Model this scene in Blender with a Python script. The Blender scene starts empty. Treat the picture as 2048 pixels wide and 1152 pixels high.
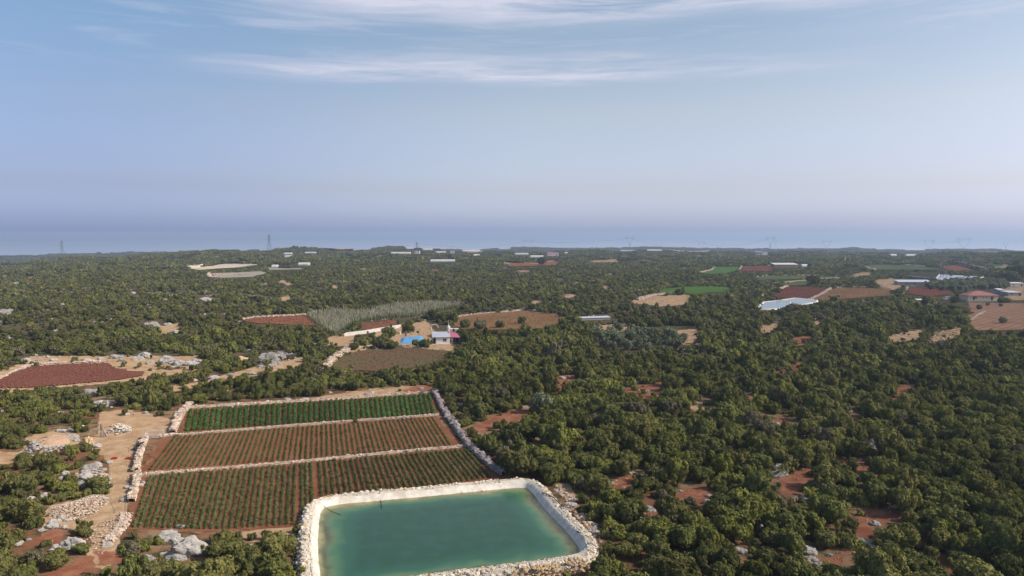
import bpy, bmesh, math, random, time
_t0 = time.time()
def tick(s): print('TICK', s, round(time.time() - _t0, 1))
import numpy as np
from mathutils import Vector, Matrix
from mathutils.geometry import delaunay_2d_cdt
from mathutils.noise import noise as pnoise
random.seed(7); rng = np.random.default_rng(7)
S = bpy.context.scene
C = S.collection
# ------------------------------------------------------------------ camera, sky, sun, exposure
FPX, PITCH, CAMZ = 1462.0, math.radians(4.224), 40.0
cam = bpy.data.objects.new('camera', bpy.data.cameras.new('camera')); C.objects.link(cam)
cam.location = (0, 0, CAMZ); cam.rotation_euler = (math.radians(90) - PITCH, 0, 0)
cam.data.sensor_width = 36; cam.data.lens = 36 * FPX / 2048
cam.data.clip_start = .5; cam.data.clip_end = 90000
S.camera = cam
SUN_AZ, SUN_EL = math.radians(101), math.radians(37)       # clockwise from the view direction (+Y)
sd = Vector((math.sin(SUN_AZ) * math.cos(SUN_EL), math.cos(SUN_AZ) * math.cos(SUN_EL), math.sin(SUN_EL)))
sun = bpy.data.lights.new('sun', 'SUN'); sun.energy = 4.1; sun.angle = math.radians(.6); sun.color = (1, .925, .82)
so = bpy.data.objects.new('sun', sun); C.objects.link(so); so.rotation_euler = sd.to_track_quat('Z', 'Y').to_euler()
so.location = (60, -20, 90)
S.view_settings.view_transform = 'Standard'; S.view_settings.look = 'None'
S.view_settings.exposure = .20; S.view_settings.gamma = 1
S.render.engine = 'CYCLES'
S.cycles.max_bounces = 5; S.cycles.diffuse_bounces = 2; S.cycles.glossy_bounces = 2
S.cycles.transmission_bounces = 3; S.cycles.transparent_max_bounces = 8; S.cycles.volume_bounces = 0
S.cycles.use_denoising = True
S.cycles.sample_clamp_indirect = 4
try: S.cycles.denoiser = 'OPENIMAGEDENOISE'; S.cycles.denoising_prefilter = 'ACCURATE'
except Exception: pass

class N:
    """small wrapper to wire nodes"""
    def __init__(s, tree): s.t = tree; s.t.nodes.clear()
    def n(s, kind, **kw):
        nd = s.t.nodes.new(kind); ins = kw.pop('i', {})
        for k, v in kw.items(): setattr(nd, k, v)
        for k, v in ins.items():
            if hasattr(v, 'is_linked') or hasattr(v, 'links'): s.t.links.new(v, nd.inputs[k])
            else: nd.inputs[k].default_value = v
        return nd
    def math(s, op, a, b=0, clamp=False, c=0):
        return s.n('ShaderNodeMath', operation=op, use_clamp=clamp, i={0: a, 1: b, 2: c}).outputs[0]
    def mix(s, f, a, b, blend='MIX'):
        m = s.n('ShaderNodeMix', data_type='RGBA', blend_type=blend)
        for k, v in ((0, f), (6, a), (7, b)):
            if hasattr(v, 'links'): s.t.links.new(v, m.inputs[k])
            else: m.inputs[k].default_value = v if k == 0 else (tuple(v) + (1,))[:4]
        return m.outputs[2]
    def noise(s, scale, detail=3, rough=.55, vec=None, dist=0):
        nd = s.n('ShaderNodeTexNoise', i={'Scale': scale, 'Detail': detail, 'Roughness': rough, 'Distortion': dist})
        if vec is not None: s.t.links.new(vec, nd.inputs['Vector'])
        return nd.outputs[0]
    def ramp(s, f, lo, hi, a=0., b=1.):
        return s.n('ShaderNodeMapRange', interpolation_type='SMOOTHSTEP', i={0: f, 1: lo, 2: hi, 3: a, 4: b}).outputs[0]
    def crv(s, f, pts):
        r = s.n('ShaderNodeValToRGB', i={0: f}); e = r.color_ramp.elements
        while len(e) < len(pts): e.new(.5)
        for k, (p, c) in enumerate(pts): e[k].position = p; e[k].color = tuple(c) + (1,)
        return r.outputs[0]

W = bpy.data.worlds.new('World'); S.world = W; W.use_nodes = True
w = N(W.node_tree)
sky = w.n('ShaderNodeTexSky', sky_type='NISHITA', sun_disc=False, sun_elevation=SUN_EL, sun_rotation=SUN_AZ,
          altitude=100, air_density=1.0, dust_density=1.6, ozone_density=2.0)
tc = w.n('ShaderNodeTexCoord').outputs['Generated']
sp = w.n('ShaderNodeSeparateXYZ', i={0: tc})
sx, sy, sz = sp.outputs
azf = w.ramp(sx, -.60, .10)
SKY_L = [(0, (1.12, 1.36, 2.6)), (.02, (.93, 1.07, 2.0)), (.06, (.87, .85, 1.26)), (.16, (1.12, 1.04, 1.17)), (.29, (1.22, 1.34, 1.36)), (1, (1.1, 1.1, 1.1))]
SKY_R = [(0, (1.75, 2.05, 3.6)), (.02, (1.52, 1.66, 2.62)), (.06, (1.52, 1.38, 1.68)), (.16, (1.92, 1.55, 1.40)), (.29, (1.75, 1.58, 1.40)), (1, (1.15, 1.12, 1.1))]
#SKYTINT
tint = w.mix(azf, w.crv(sz, SKY_L), w.crv(sz, SKY_R))
col = w.mix(1., sky.outputs[0], tint, 'MULTIPLY')
# thin cirrus, stretched along the horizon, fixed to directions of the sky
mp = w.n('ShaderNodeMapping', i={0: tc, 3: (1.6, 1.6, 16)}).outputs[0]
mpf = w.n('ShaderNodeMapping', i={0: tc, 3: (4.5, 4.5, 52)}).outputs[0]
n1 = w.noise(1.6, 5, .55, mp, .5); n2 = w.noise(1.5, 7, .62, mpf, .7)
wob = w.math('MULTIPLY_ADD', w.noise(3.0, 2, .5, w.n('ShaderNodeMapping', i={0: tc, 3: (1, 1, .2)}).outputs[0]), .03, c=-.015)
zz = w.math('ADD', sz, wob)
def band(c, half, lo, hi):
    d = w.math('ABSOLUTE', w.math('SUBTRACT', zz, c))
    b = w.ramp(d, half, 0)
    return w.math('MULTIPLY', b, w.math('MULTIPLY', w.ramp(sx, lo[0], lo[1]), w.ramp(sx, hi[1], hi[0])))
b1 = band(.209, .018, (-.44, -.20), (.22, .50))
b1b = band(.224, .022, (-.30, -.02), (.10, .30))
b2 = w.math('MULTIPLY', w.ramp(zz, .258, .296), w.math('MULTIPLY', w.ramp(sx, -.40, -.12), w.ramp(zz, .62, .34)))
tex = w.math('ADD', w.math('MULTIPLY', n1, .55), w.math('MULTIPLY', n2, .6))
m1 = w.math('MULTIPLY', w.math('ADD', b1, w.math('MULTIPLY', b1b, .5)), w.ramp(tex, .38, .70))
m2 = w.math('MULTIPLY', b2, w.ramp(tex, .34, .64))
m3 = w.math('MULTIPLY', w.ramp(tex, .56, .84), w.math('MULTIPLY', w.ramp(sz, .10, .28), .5))
cm = w.math('ADD', w.math('MULTIPLY', m1, .95), w.math('MULTIPLY', m2, 1.15), True)
cm = w.math('ADD', cm, m3, True)
CLOUD = (6.2, 6.35, 7.6)
col = w.mix(cm, col, CLOUD)
bg = w.n('ShaderNodeBackground', i={'Color': col, 'Strength': .0935})
w.t.links.new(bg.outputs[0], w.n('ShaderNodeOutputWorld').inputs[0])

# ------------------------------------------------------------------ projection and terrain
CP, SP = math.cos(PITCH), math.sin(PITCH)
def project(x, y, z):
    z = z - CAMZ; f = y * CP - z * SP; u = y * SP + z * CP
    f = np.where(f > .1, f, .1)
    return 1024 + FPX * x / f, 576 - FPX * u / f
def sstep(a, b, v): t = np.clip((v - a) / (b - a), 0, 1); return t * t * (3 - 2 * t)
def drop(ys, D): return CAMZ - D * np.tan(PITCH + np.arctan((ys - 576) / FPX))
U1 = np.array([-900, -400, 0, 120, 250, 350, 480, 600, 700, 760, 900, 990, 1100, 1250, 1400, 1550, 1800, 1950, 2048, 2500, 3000.])
Y1 = np.array([524, 521, 518, 513, 506, 501, 497.5, 496, 497, 494.5, 499, 502, 503, 501, 502, 502, 502, 500, 498, 496, 494.])
D1 = np.array([1500, 1500, 1500, 1550, 1650, 1750, 1850, 1950, 2000, 2000, 1800, 1700, 1700, 1800, 1900, 1900, 1900, 1700, 1500, 1500, 1500.])
U2 = np.array([-900, 0, 300, 480, 600, 760, 950, 1050, 1120, 1180, 1250, 1300, 1400, 1550, 1700, 1850, 1950, 2048, 3000.])
Y2 = np.array([505, 504.5, 501, 500, 500, 500, 499.5, 494.5, 496.5, 497.5, 495, 494, 496, 497, 494.5, 495, 494, 496, 495.])
def T(x, y):
    x = np.asarray(x, float); y = np.asarray(y, float)
    d = np.hypot(x, y); u = 1024 + FPX * x / np.maximum(y, d * .25 + 1)
    d1 = np.interp(u, U1, D1); z1 = drop(np.interp(u, U1, Y1), d1) - 4
    d2 = 3300.; z2 = drop(np.interp(u, U2, Y2), d2) - 4
    z = z1 * sstep(450, 1, d * 0 + 450) * 0
    z = z1 * sstep(0, 1, (d - 450) / (d1 - 450))
    zm = np.minimum(z1, z2) - 14
    a = sstep(0, 1, (d - d1) / 550); z = z + (zm - z1) * a
    b = sstep(0, 1, (d - d1 - 600) / (d2 - d1 - 600)); z = z + (z2 - zm) * b
    z = z + (-170 - z2) * sstep(0, 1, (d - d2) / 2200)
    k = sstep(135, 420, d) * 1.3 + sstep(600, 1500, d) * 2.2
    z = z + k * (np.sin(x * .021 + y * .013 + 1) * .6 + np.sin(x * -.013 + y * .031) * .5 + np.sin(x * .043 + 2) * np.sin(y * .027) * .4)
    return z
def G(px, py, h=0.):
    """the ground point seen at a place of the photograph (h above the ground)"""
    px = np.atleast_1d(np.asarray(px, float)); py = np.atleast_1d(np.asarray(py, float))
    vx = (px - 1024) / FPX; vz = -(py - 576) / FPX
    dy = CP + vz * SP; dz = -SP + vz * CP; dx = vx
    t = np.full_like(dx, 40.); step = t * 0
    hit = np.zeros(len(t), bool)
    for _ in range(450):
        nt = t * 1.012
        below = (CAMZ + dz * nt) < T(dx * nt, dy * nt) + h
        hit |= below
        if hit.all(): break
        t = np.where(hit, t, nt)
    lo, hi = t, t * 1.012
    for _ in range(18):
        m = (lo + hi) / 2; bl = (CAMZ + dz * m) < T(dx * m, dy * m) + h
        hi = np.where(bl, m, hi); lo = np.where(bl, lo, m)
    return np.stack([dx * lo, dy * lo, T(dx * lo, dy * lo)], 1)
def g1(px, py): return Vector(G(px, py)[0])

# ------------------------------------------------------------------ pixel masks: where trees may not stand / what the soil is
RX0, RY0, RW, RH, RS = -400, 460, 1500, 620, 2
def raster(polys):
    m = np.zeros((RH, RW), bool)
    for P in polys:
        P = np.asarray(P, float); x0, x1 = P[:, 0].min(), P[:, 0].max(); y0, y1 = P[:, 1].min(), P[:, 1].max()
        i0, i1 = max(0, int((x0 - RX0) / RS)), min(RW, int((x1 - RX0) / RS) + 2)
        j0, j1 = max(0, int((y0 - RY0) / RS)), min(RH, int((y1 - RY0) / RS) + 2)
        if i1 <= i0 or j1 <= j0: continue
        X, Y = np.meshgrid(RX0 + RS * (np.arange(i0, i1)) + RS * .5, RY0 + RS * (np.arange(j0, j1)) + RS * .5)
        ins = np.zeros(X.shape, bool)
        for a in range(len(P)):
            xa, ya = P[a]; xb, yb = P[a - 1]
            if ya == yb: continue
            ins ^= ((ya > Y) != (yb > Y)) & (X < (xb - xa) * (Y - ya) / (yb - ya) + xa)
        m[j0:j1, i0:i1] |= ins
    return m
def look(m, px, py):
    i = ((px - RX0) / RS).astype(int); j = ((py - RY0) / RS).astype(int)
    ok = (i >= 0) & (i < RW) & (j >= 0) & (j < RH)
    return np.where(ok, m[np.clip(j, 0, RH - 1), np.clip(i, 0, RW - 1)], 0)
def blur(m, n=2):
    m = m.astype(float)
    for _ in range(n):
        for ax in (0, 1): m = (np.roll(m, 1, ax) + np.roll(m, -1, ax) + 2 * m) / 4
    return m

RED = [[(1240,780),(1262,774),(1325,764),(1330,775),(1318,794),(1290,799),(1250,793)],[(1108,754),(1150,746),(1156,756),(1132,775),(1118,784),(1110,770)],
 [(935,866),(952,846),(1000,830),(1075,810),(1080,822),(1040,842),(1000,854),(965,866)],[(1488,782),(1515,790),(1512,799),(1492,797)],
 [(1588,676),(1622,668),(1624,682),(1592,695)],[(1800,775),(1832,768),(1836,780),(1785,804),(1776,795)],[(1688,832),(1722,824),(1718,840),(1690,848)],
 [(1705,920),(1738,912),(1735,942),(1698,954)],[(1556,955),(1600,938),(1628,935),(1622,968),(1580,988),(1558,985)],
 [(1708,1048),(1730,1018),(1748,1012),(1812,1024),(1800,1040),(1750,1048),(1745,1076),(1715,1078)],[(1640,1116),(1690,1110),(1684,1130),(1662,1150),(1645,1135)],
 [(1352,988),(1378,976),(1425,980),(1436,992),(1398,1010),(1360,1004)],[(1226,962),(1268,948),(1264,975),(1232,988)],[(1286,1020),(1320,1016),(1314,1038),(1293,1040)],
 [(1556,742),(1600,720),(1612,728),(1600,738),(1560,750)],[(1120,865),(1145,862),(1140,874),(1122,874)],[(1680,1100),(1720,1095),(1716,1108),(1690,1112)],
 [(1545,840),(1585,830),(1580,845),(1550,850)],[(1870,1135),(1900,1128),(1905,1145),(1880,1150)],[(800,782),(862,764),(866,782),(812,790)],[(925,970),(985,955),(990,965),(930,972)],
 [(70,1080),(118,1048),(134,1062),(112,1090),(78,1088)],[(95,1145),(180,1120),(196,1130),(150,1160),(100,1160)],[(190,1100),(250,1108),(262,1124),(200,1130)],[(150,1118),(188,1108),(190,1122),(150,1128)],
 [(770,890),(1300,0),(1300,0)]][:-1]
TAN = [[(1375,806),(1400,798),(1428,800),(1430,815),(1400,828),(1380,818)],[(1185,652),(1250,646),(1262,656),(1240,668),(1205,670),(1188,662)],
 [(1338,668),(1358,660),(1400,658),(1385,692),(1346,684)],[(1262,602),(1295,592),(1380,590),(1376,608),(1330,612),(1270,608)],[(1518,652),(1562,646),(1556,662),(1520,668)],
 [(1860,668),(1928,656),(1918,676),(1868,688)],[(1770,672),(1848,658),(1835,680),(1778,684)],[(1618,645),(1640,640),(1636,652),(1620,652)],
 [(-60,762),(60,722),(180,718),(270,722),(335,742),(400,728),(396,742),(330,752),(300,760),(-60,790)],
 [(338,772),(400,764),(480,742),(560,722),(612,712),(602,732),(520,750),(430,764),(352,784)],[(-20,900),(36,905),(36,926),(-20,930)],
 [(200,826),(240,818),(300,828),(352,838),(356,868),(290,878),(272,940),(258,1010),(236,1060),(222,1100),(190,1095),(165,1050),(212,1000),(222,940),(205,912),(170,888),(200,862)],
 [(478,1066),(555,1050),(604,1042),(606,1062),(500,1084)],[(620,796),(700,784),(850,768),(858,780),(700,797),(620,800)],
 [(652,676),(700,664),(716,672),(706,690),(656,694)],[(745,668),(800,664),(850,672),(905,690),(905,702),(860,704),(820,701),(800,690),(760,682)],
 [(820,650),(850,640),(872,668),(838,672)],[(1060,604),(1082,601),(1084,606),(1062,608)],[(1125,590),(1152,587),(1152,593),(1128,596)],[(1190,520),(1240,518),(1236,525),(1180,526)],
 [(1745,560),(1790,556),(1800,575),(1775,582)],[(2005,575),(2050,572),(2050,600),(2010,600)],
 [(40,905),(60,870),(130,858),(160,872),(150,890),(100,905),(60,912)],[(100,1010),(160,1000),(220,985),(230,1000),(200,1050),(140,1060),(90,1055),(85,1040)],
 [(310,655),(360,645),(360,665),(320,668)],[(560,595),(580,590),(582,600),(562,604)],[(60,720),(60,712),(400,712),(400,730),(330,735),(60,725)],
 [(640,740),(672,700),(720,690),(740,700),(690,706),(665,735)],[(936,862),(965,842),(1000,832),(996,844),(965,866),(940,872)],[(740,650),(845,648),(850,672),(760,676)],
 [(1110,966),(1140,966),(1160,1020),(1200,1075),(1190,1080),(1150,1030)],[(1705,548),(1745,542),(1745,550),(1700,556)]]
TAN += [[(190,1060),(240,1050),(236,1100),(216,1138),(172,1134)]]
STREAK = [(1045,543,34),(1128,539,14),(1220,549,16),(1255,513,40),(1190,522,36),(1290,521,40),(1275,528,22),(563,564,18),(530,569,14),(578,569,18),(670,574,12),(672,541,10),(725,538,24),(345,518,24),(320,522,14),(1620,508,20),(1662,506,26),(1700,512,18),(760,512,30),(700,513,20),(640,518,18),(930,516,26),(990,513,20),(1010,537,16),(1400,512,22),(1440,508,30),(1490,516,18),(1350,516,26),(1770,520,20),(1840,522,16),(1900,518,26),(1960,515,20),(2010,520,20),(1120,560,14),(1150,567,12),(870,540,20),(780,545,14),(900,556,14),(1210,575,12),(450,512,16),(250,520,14),(180,530,12),(90,540,14),(60,556,12),(210,560,12),(1370,536,20),(1560,545,16),(1100,523,30)]
TAN += [[(x - w_ / 2, y), (x - w_ * .2, y - 1.6 - (y - 500) * .035), (x + w_ * .35, y - 1.3 - (y - 500) * .03), (x + w_ / 2, y + .3), (x, y + 1.2 + (y - 500) * .02)] for x, y, w_ in STREAK if x % 3]
RED += [[(x - w_ / 2, y), (x - w_ * .2, y - 1.6 - (y - 500) * .035), (x + w_ * .35, y - 1.3 - (y - 500) * .03), (x + w_ / 2, y + .3), (x, y + 1.2 + (y - 500) * .02)] for x, y, w_ in STREAK if x % 3 == 0]
POND_W = [(641,1022),(652,1013),(690,1007),(760,1001),(880,990),(1000,978),(1050,974),(1064,984),(1078,1004),(1100,1030),(1130,1060),(1150,1083),(1162,1101),(1155,1113),(1130,1120),(1045,1131),(900,1149),(750,1170),(655,1186),(643,1180),(640,1150),(635,1110),(635,1075),(638,1040)]
POND_O = [(603,1003),(700,985),(860,973),(1065,951),(1080,957),(1210,1105),(1205,1122),(1120,1158),(1040,1160),(900,1180),(600,1240),(598,1152)]
FA = [(371,820),(866,788),(878,828),(362,868)]
FB = [(325,876),(872,833),(924,893),(600,922),(281,949)]
FC = [(280,956),(936,897),(992,953),(1000,962),(860,980),(700,994),(604,1012),(602,1052),(430,1064),(250,1060)]
FIELD = {  # name: polygon, material, label
 'A': (FA, 'red_soil'), 'B': (FB, 'red_soil'), 'C': (FC, 'red_soil')}
FARF = [
 ('ploughed_field', [(-40,778),(0,755),(55,736),(130,729),(215,727),(225,737),(290,744),(285,752),(240,760),(130,770),(60,776)], 'maroon_soil', 'bare dark red ploughed field ringed by tan grass and grey boulders'),
 ('ploughed_field', [(485,641),(500,636),(608,631),(650,641),(640,652),(520,648)], 'red_soil', 'bare red ploughed field beside the cane staked beans'),
 ('ploughed_field', [(715,648),(790,641),(798,648),(780,658),(740,662),(720,660)], 'red_soil', 'small bare red patch behind the long white wall'),
 ('ploughed_field', [(672,738),(668,726),(690,712),(735,700),(830,696),(892,702),(885,720),(840,735),(760,744)], 'brown_soil', 'brown mown field below the white house'),
 ('ploughed_field', [(903,645),(920,634),(960,628),(1050,622),(1110,628),(1132,636),(1110,650),(1070,660),(960,662),(905,656)], 'orange_soil', 'orange field striped with low dry crop rows'),
 ('ploughed_field', [(1545,592),(1570,577),(1580,574),(1655,576),(1660,580),(1620,598),(1560,597)], 'maroon_soil', 'dark maroon ploughed field behind the two pale blue ponds'),
 ('stubble_field', [(1625,598),(1672,577),(1700,575),(1780,579),(1782,592),(1700,598),(1650,602)], 'orange_soil', 'orange stubble field right of the maroon one'),
 ('ploughed_field', [(1812,588),(1815,576),(1893,576),(1897,590),(1860,594)], 'maroon_soil', 'dark maroon plot between the olives and the silver van'),
 ('ploughed_field', [(1480,542),(1484,532),(1545,533),(1552,537),(1540,544)], 'maroon_soil', 'narrow red plot behind a pale stone wall'),
 ('grass_field', [(1398,547),(1430,534),(1478,534),(1478,538),(1456,547),(1420,549)], 'green_crop', 'small bright green crop field fringed by a pale wall'),
 ('grass_field', [(1318,586),(1330,578),(1385,573),(1455,575),(1462,580),(1445,585),(1400,589)], 'green_crop', 'bright green crop field in the dark woodland'),
 ('grass_field', [(1505,556),(1530,552),(1600,552),(1680,554),(1680,559),(1600,559),(1520,562)], 'dull_crop', 'long dull green plot between two pale walls'),
 ('grass_field', [(1560,570),(1600,562),(1618,563),(1612,572),(1570,572)], 'dull_crop', 'small dull green plot behind the maroon field'),
 ('ploughed_field', [(1000,524),(1030,527),(1116,524),(1118,530),(1070,533),(1030,534)], 'red_soil', 'far off red field with a lone dark tree'),
 ('stubble_field', [(652,497.5),(745,496),(748,498),(720,501),(680,503),(660,501)], 'pale_soil', 'far pale tan field under the skyline'),
 ('stubble_field', [(1340,500),(1420,501),(1418,503.5),(1345,503)], 'pale_soil', 'thin pale field below the skyline pylons'),
 ('stubble_field', [(375,538),(420,533),(445,529),(520,527),(505,532),(470,536),(400,541)], 'white_soil', 'white sheeted terrace on the far left hillside'),
 ('grass_field', [(470,536),(515,530),(524,531),(476,538)], 'dull_crop', 'green strip on the white sheeted terrace'),
 ('stubble_field', [(417,547),(485,545),(527,543),(532,547),(505,555),(420,558)], 'grey_soil', 'grey gravel terrace below the white sheeted one'),
 ('stubble_field', [(536,536),(600,537),(604,540),(545,541)], 'grey_soil', 'thin grey plot right of the grey gravel terrace'),
 ('grass_field', [(1726,534),(1745,529),(1850,531),(1880,540),(1800,541),(1740,541)], 'dull_crop', 'wide grey green plot below the far stone walls'),
 ('ploughed_field', [(1884,534),(1912,530),(1935,534),(1950,541),(1920,542),(1892,540)], 'red_soil', 'red terrace plot boxed in by far stone walls'),
 ('grass_field', [(1962,530),(1985,526),(2012,530),(2010,535),(1975,536)], 'dull_crop', 'dull green terrace plot above the high stone wall'),
 ('stubble_field', [(1750,497),(1830,497),(1828,499.5),(1752,499.5)], 'grey_soil', 'far grey quarry flat under the skyline'),
 ('fallow_field', [(1936,606),(1990,607),(2060,608),(2060,660),(1955,662),(1940,648)], 'fallow_soil', 'reddish fallow plot in front of the yellow house'),
 ('ploughed_field', [(1950,504),(2000,503),(1998,507),(1952,507)], 'red_soil', 'thin red plot on the far hill'),
 ('stubble_field', [(930,503),(960,500.5),(966,503),(955,506),(935,506)], 'pale_soil', 'far pale sheeted plot with a curved edge'),
]
STAKES = [([(612,633),(640,628),(680,624),(735,628),(770,634),(775,638),(720,645),(700,655),(672,672),(650,664),(632,650)], 'canes staked in rows of beans beside the bare red field'),
          ([(728,629),(760,618),(800,612),(860,608),(922,610),(920,615),(870,626),(835,634),(790,636),(745,636)], 'canes staked in rows of beans behind the sandy track')]
PONDS = [([(1517,616),(1530,606),(1560,603),(1578,606),(1577,613),(1560,619),(1525,620)], 'pale blue pond left of its twin below the maroon field'),
         ([(1564,602),(1590,598),(1632,602),(1630,606),(1600,610),(1582,606)], 'pale blue pond behind its twin below the maroon field'),
         ([(1872,559),(1880,550),(1965,555),(1935,561),(1905,563)], 'grey blue lined reservoir behind the long silver roof')]
SPECIAL = [[(855,640),(915,655),(920,690),(905,700),(865,702),(795,694),(795,672),(850,668)],[(1925,575),(2048,590),(2048,612),(1930,612),(1870,605),(1875,588)],
 [(1155,636),(1230,626),(1232,640),(1165,646)],[(1795,556),(1862,560),(1862,572),(1797,572)],[(688,668),(800,650),(802,672),(692,678)],[(1185,655),(1385,652),(1390,690),(1320,705),(1190,695)],
 [(1825,562),(1990,556),(2040,566),(2040,575),(1990,578),(1900,582),(1825,580)],[(1545,526),(1600,526),(1600,537),(1545,537)],[(1820,545),(1880,543),(1872,560),(1830,556)],
 [(178,835),(215,835),(215,880),(178,880)]]
# boulders: px, py(base), width px, height ratio, kind
BOULD = [(50,722,18),(77,722,14),(107,721,14),(175,724,22),(201,719,12),(231,717,22),(242,723,14),(275,720,20),(287,715,26),(300,728,16),(334,727,36),(356,730,30),(381,731,26),(392,724,22),(480,724,34),
 (300,655,28),(348,667,26),(335,651,14),(8,628,20),(20,623,14),(106,613,7),(126,611,9),(408,606,32),(425,630,12),(450,629,9),(260,663,9),(127,664,7),(15,679,16),(266,587,9),(255,614,8),(226,617,7),(32,568,9),(175,545,8),(60,684,8),(330,600,9),
 (179,791,34),(192,786,18),(205,813,34),(225,808,12),(289,792,16),(290,827,13),(120,825,9),(6,823,8),(387,762,14),(427,758,22),(462,751,14),(503,749,18),(535,724,40),(555,718,34),(560,708,16),(590,712,14),(520,735,14),(228,853,14),(236,860,18),(248,862,20),(222,862,12),
 (138,862,14),(142,876,22),(130,878,20),(152,882,14),(176,890,17),(173,880,12),(192,894,18),(178,940,26),(190,934,22),(170,946,16),(219,926,13),(129,948,17),(122,958,10),(205,952,18),(172,960,30),(160,972,16),(275,950,14),
 (140,1094,40),(156,1090,26),(112,1097,22),(111,1047,16),(134,1042,13),(100,1058,24),(88,1060,14),(127,1057,15),(82,1062,12),(92,996,22),(60,1000,18),(35,1090,13),(55,1081,11),(40,1086,10),(213,1093,18),(225,1074,18),(218,1084,12),(336,1078,46),(350,1082,30),(322,1074,20),(358,1092,20),
 (372,1110,70),(390,1104,40),(350,1120,42),(330,1112,22),(297,1123,26),(283,1124,14),(430,1134,22),(447,1124,20),(431,1106,11),(505,1094,15),(462,1112,14),(400,1153,18),(470,1108,12),
 (1111,983,14),(1149,998,15),(1142,1013,26),(1134,1022,18),(1186,1066,26),(1184,1080,18),(1190,1050,12),(1301,1022,30),(1294,1016,16),(1419,994,13),(1419,1008,22),(1362,984,10),(1224,968,12),(1246,976,9),(1265,948,16),(1467,1060,14),(1481,1062,18),(1519,1054,18),(1481,1106,32),(1338,1112,13),(1318,1116,18),(1328,1124,14),(1424,1140,16),(1420,1148,12),(1365,1111,9),(1344,909,8),(1175,902,9),
 (1611,1000,22),(1590,1002,16),(1546,1022,13),(1741,890,16),(1750,896,14),(1736,884,12),(1752,1050,20),(1731,1090,32),(1742,1096,18),(1770,1084,9),(1622,1122,28),(1640,1134,22),(1650,1142,18),(1546,1090,14),(1620,1106,34),(1661,1112,13),(1821,1106,12),(1805,1116,22),(1816,1140,28),(1800,1134,16),(1909,994,12),(1588,1118,9),
 (1618,792,16),(1606,793,10),(1670,752,9),(1833,745,10),(1831,772,8),(1702,824,9),(1572,812,8),(1126,757,18),(1138,755,10),(1101,800,15),(1066,812,16),(1050,816,12),(1295,783,12),(1280,782,10),(1489,789,9),(1426,865,13),(1051,857,11),(1336,760,12),(1348,757,10),(1169,824,9),(1005,598,8),
 (920,811,12),(928,818,9),(660,786,10),(740,788,8),(500,702,12),(630,690,10),(640,702,10),(1880,672,12),(1900,676,12),(1868,684,14),(1912,668,12),(1888,682,10),(1500,720,8),(1040,680,8),(1125,690,9),(1650,690,10),(1800,684,9),(1560,640,8),(1145,700,8),(842,778,12),(850,764,9)]
BELL = [[(x - wd * .42, y - wd * .5), (x + wd * .42, y - wd * .5), (x + wd * .42, y - wd * .1), (x - wd * .42, y - wd * .1)] for x, y, wd in BOULD if wd > 7]
WALLCLEAR = [[(868,780),(882,786),(930,880),(1020,955),(1010,965),(985,955),(925,895),(880,832)],[(335,820),(370,808),(372,822),(352,872),(330,875)],[(270,885),(290,872),(284,950),(262,1055),(225,1065),(258,950)],
 [(360,808),(870,780),(870,792),(370,825)],[(225,1055),(262,1052),(255,1085),(205,1100),(205,1080)]]
GREEN = [(285,503.5,34,'on the left plain before the sea'),(375,500.5,18,'left of the skyline farm'),(397,500,14,'right beside the one left of the farm'),(435,499,18,'on the left skyline'),(457,499,8,'small one by the skyline farm'),(490,501.5,9,'just below the pinkish farmhouse'),(528,500,18,'at the foot of the tall lattice pylon'),(542,499,6,'tiny one under the pylon'),(620,507,20,'below the dark skyline clump'),(575,509,15,'left of the one below the skyline clump'),(575,515,12,'lower one on the hillside'),(606,531,20,'short one above the scrub'),(548,535.5,10,'tiny one above the grey terrace'),(820,498,14,'left of the middle pylon'),(801,508,38,'long one left of the square building'),(855,500.5,18,'right of the middle pylon'),(885,524,48,'long thin one above the woodland'),(942,503.5,34,'curved long one near the far hill'),(882,506,20,'between two square buildings'),(953,512,12,'small one under the far hill'),(1043,510,26,'pale one below the horned pylon'),(1074,515,26,'one above the far red field'),(1134,507.5,8,'tiny one by the pink farmhouse'),(1256,502,28,'broad one below the tallest horned pylon'),(1309,502,28,'right of the broad one'),(1830,500.5,38,'thin one on the right skyline'),(1787,512,12,'small one on the right plain'),(1823,512,18,'low one on the right plain'),(1010,498.5,22,'on the far blue hill'),(1610,534,10,'small pale one beyond the packing shed')]
SPECIAL += [[(x - w_ / 2 - 2, y - 5), (x + w_ / 2 + 2, y - 5), (x + w_ / 2 + 2, y + 1.5), (x - w_ / 2 - 2, y + 1.5)] for x, y, w_, _ in GREEN]
SPECIAL += [[(283,866),(345,870),(330,880),(300,900),(288,945),(266,955)]]
SPECIAL += [[(1508,502),(1536,502),(1536,513),(1508,513)],[(828,501),(841,501),(841,511),(828,511)],[(899,501),(910,501),(910,509),(899,509)],[(1090,505),(1120,505),(1120,513),(1090,513)]]
keep_polys = RED + TAN + [FA, FB, FC, POND_O] + [f[1] for f in FARF] + [s[0] for s in STAKES] + [p[0] for p in PONDS] + SPECIAL + BELL + WALLCLEAR
KEEP = raster(keep_polys)
RRED, RTAN = blur(raster(RED + [FA, FB, FC]), 2), blur(raster(TAN), 2)

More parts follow.
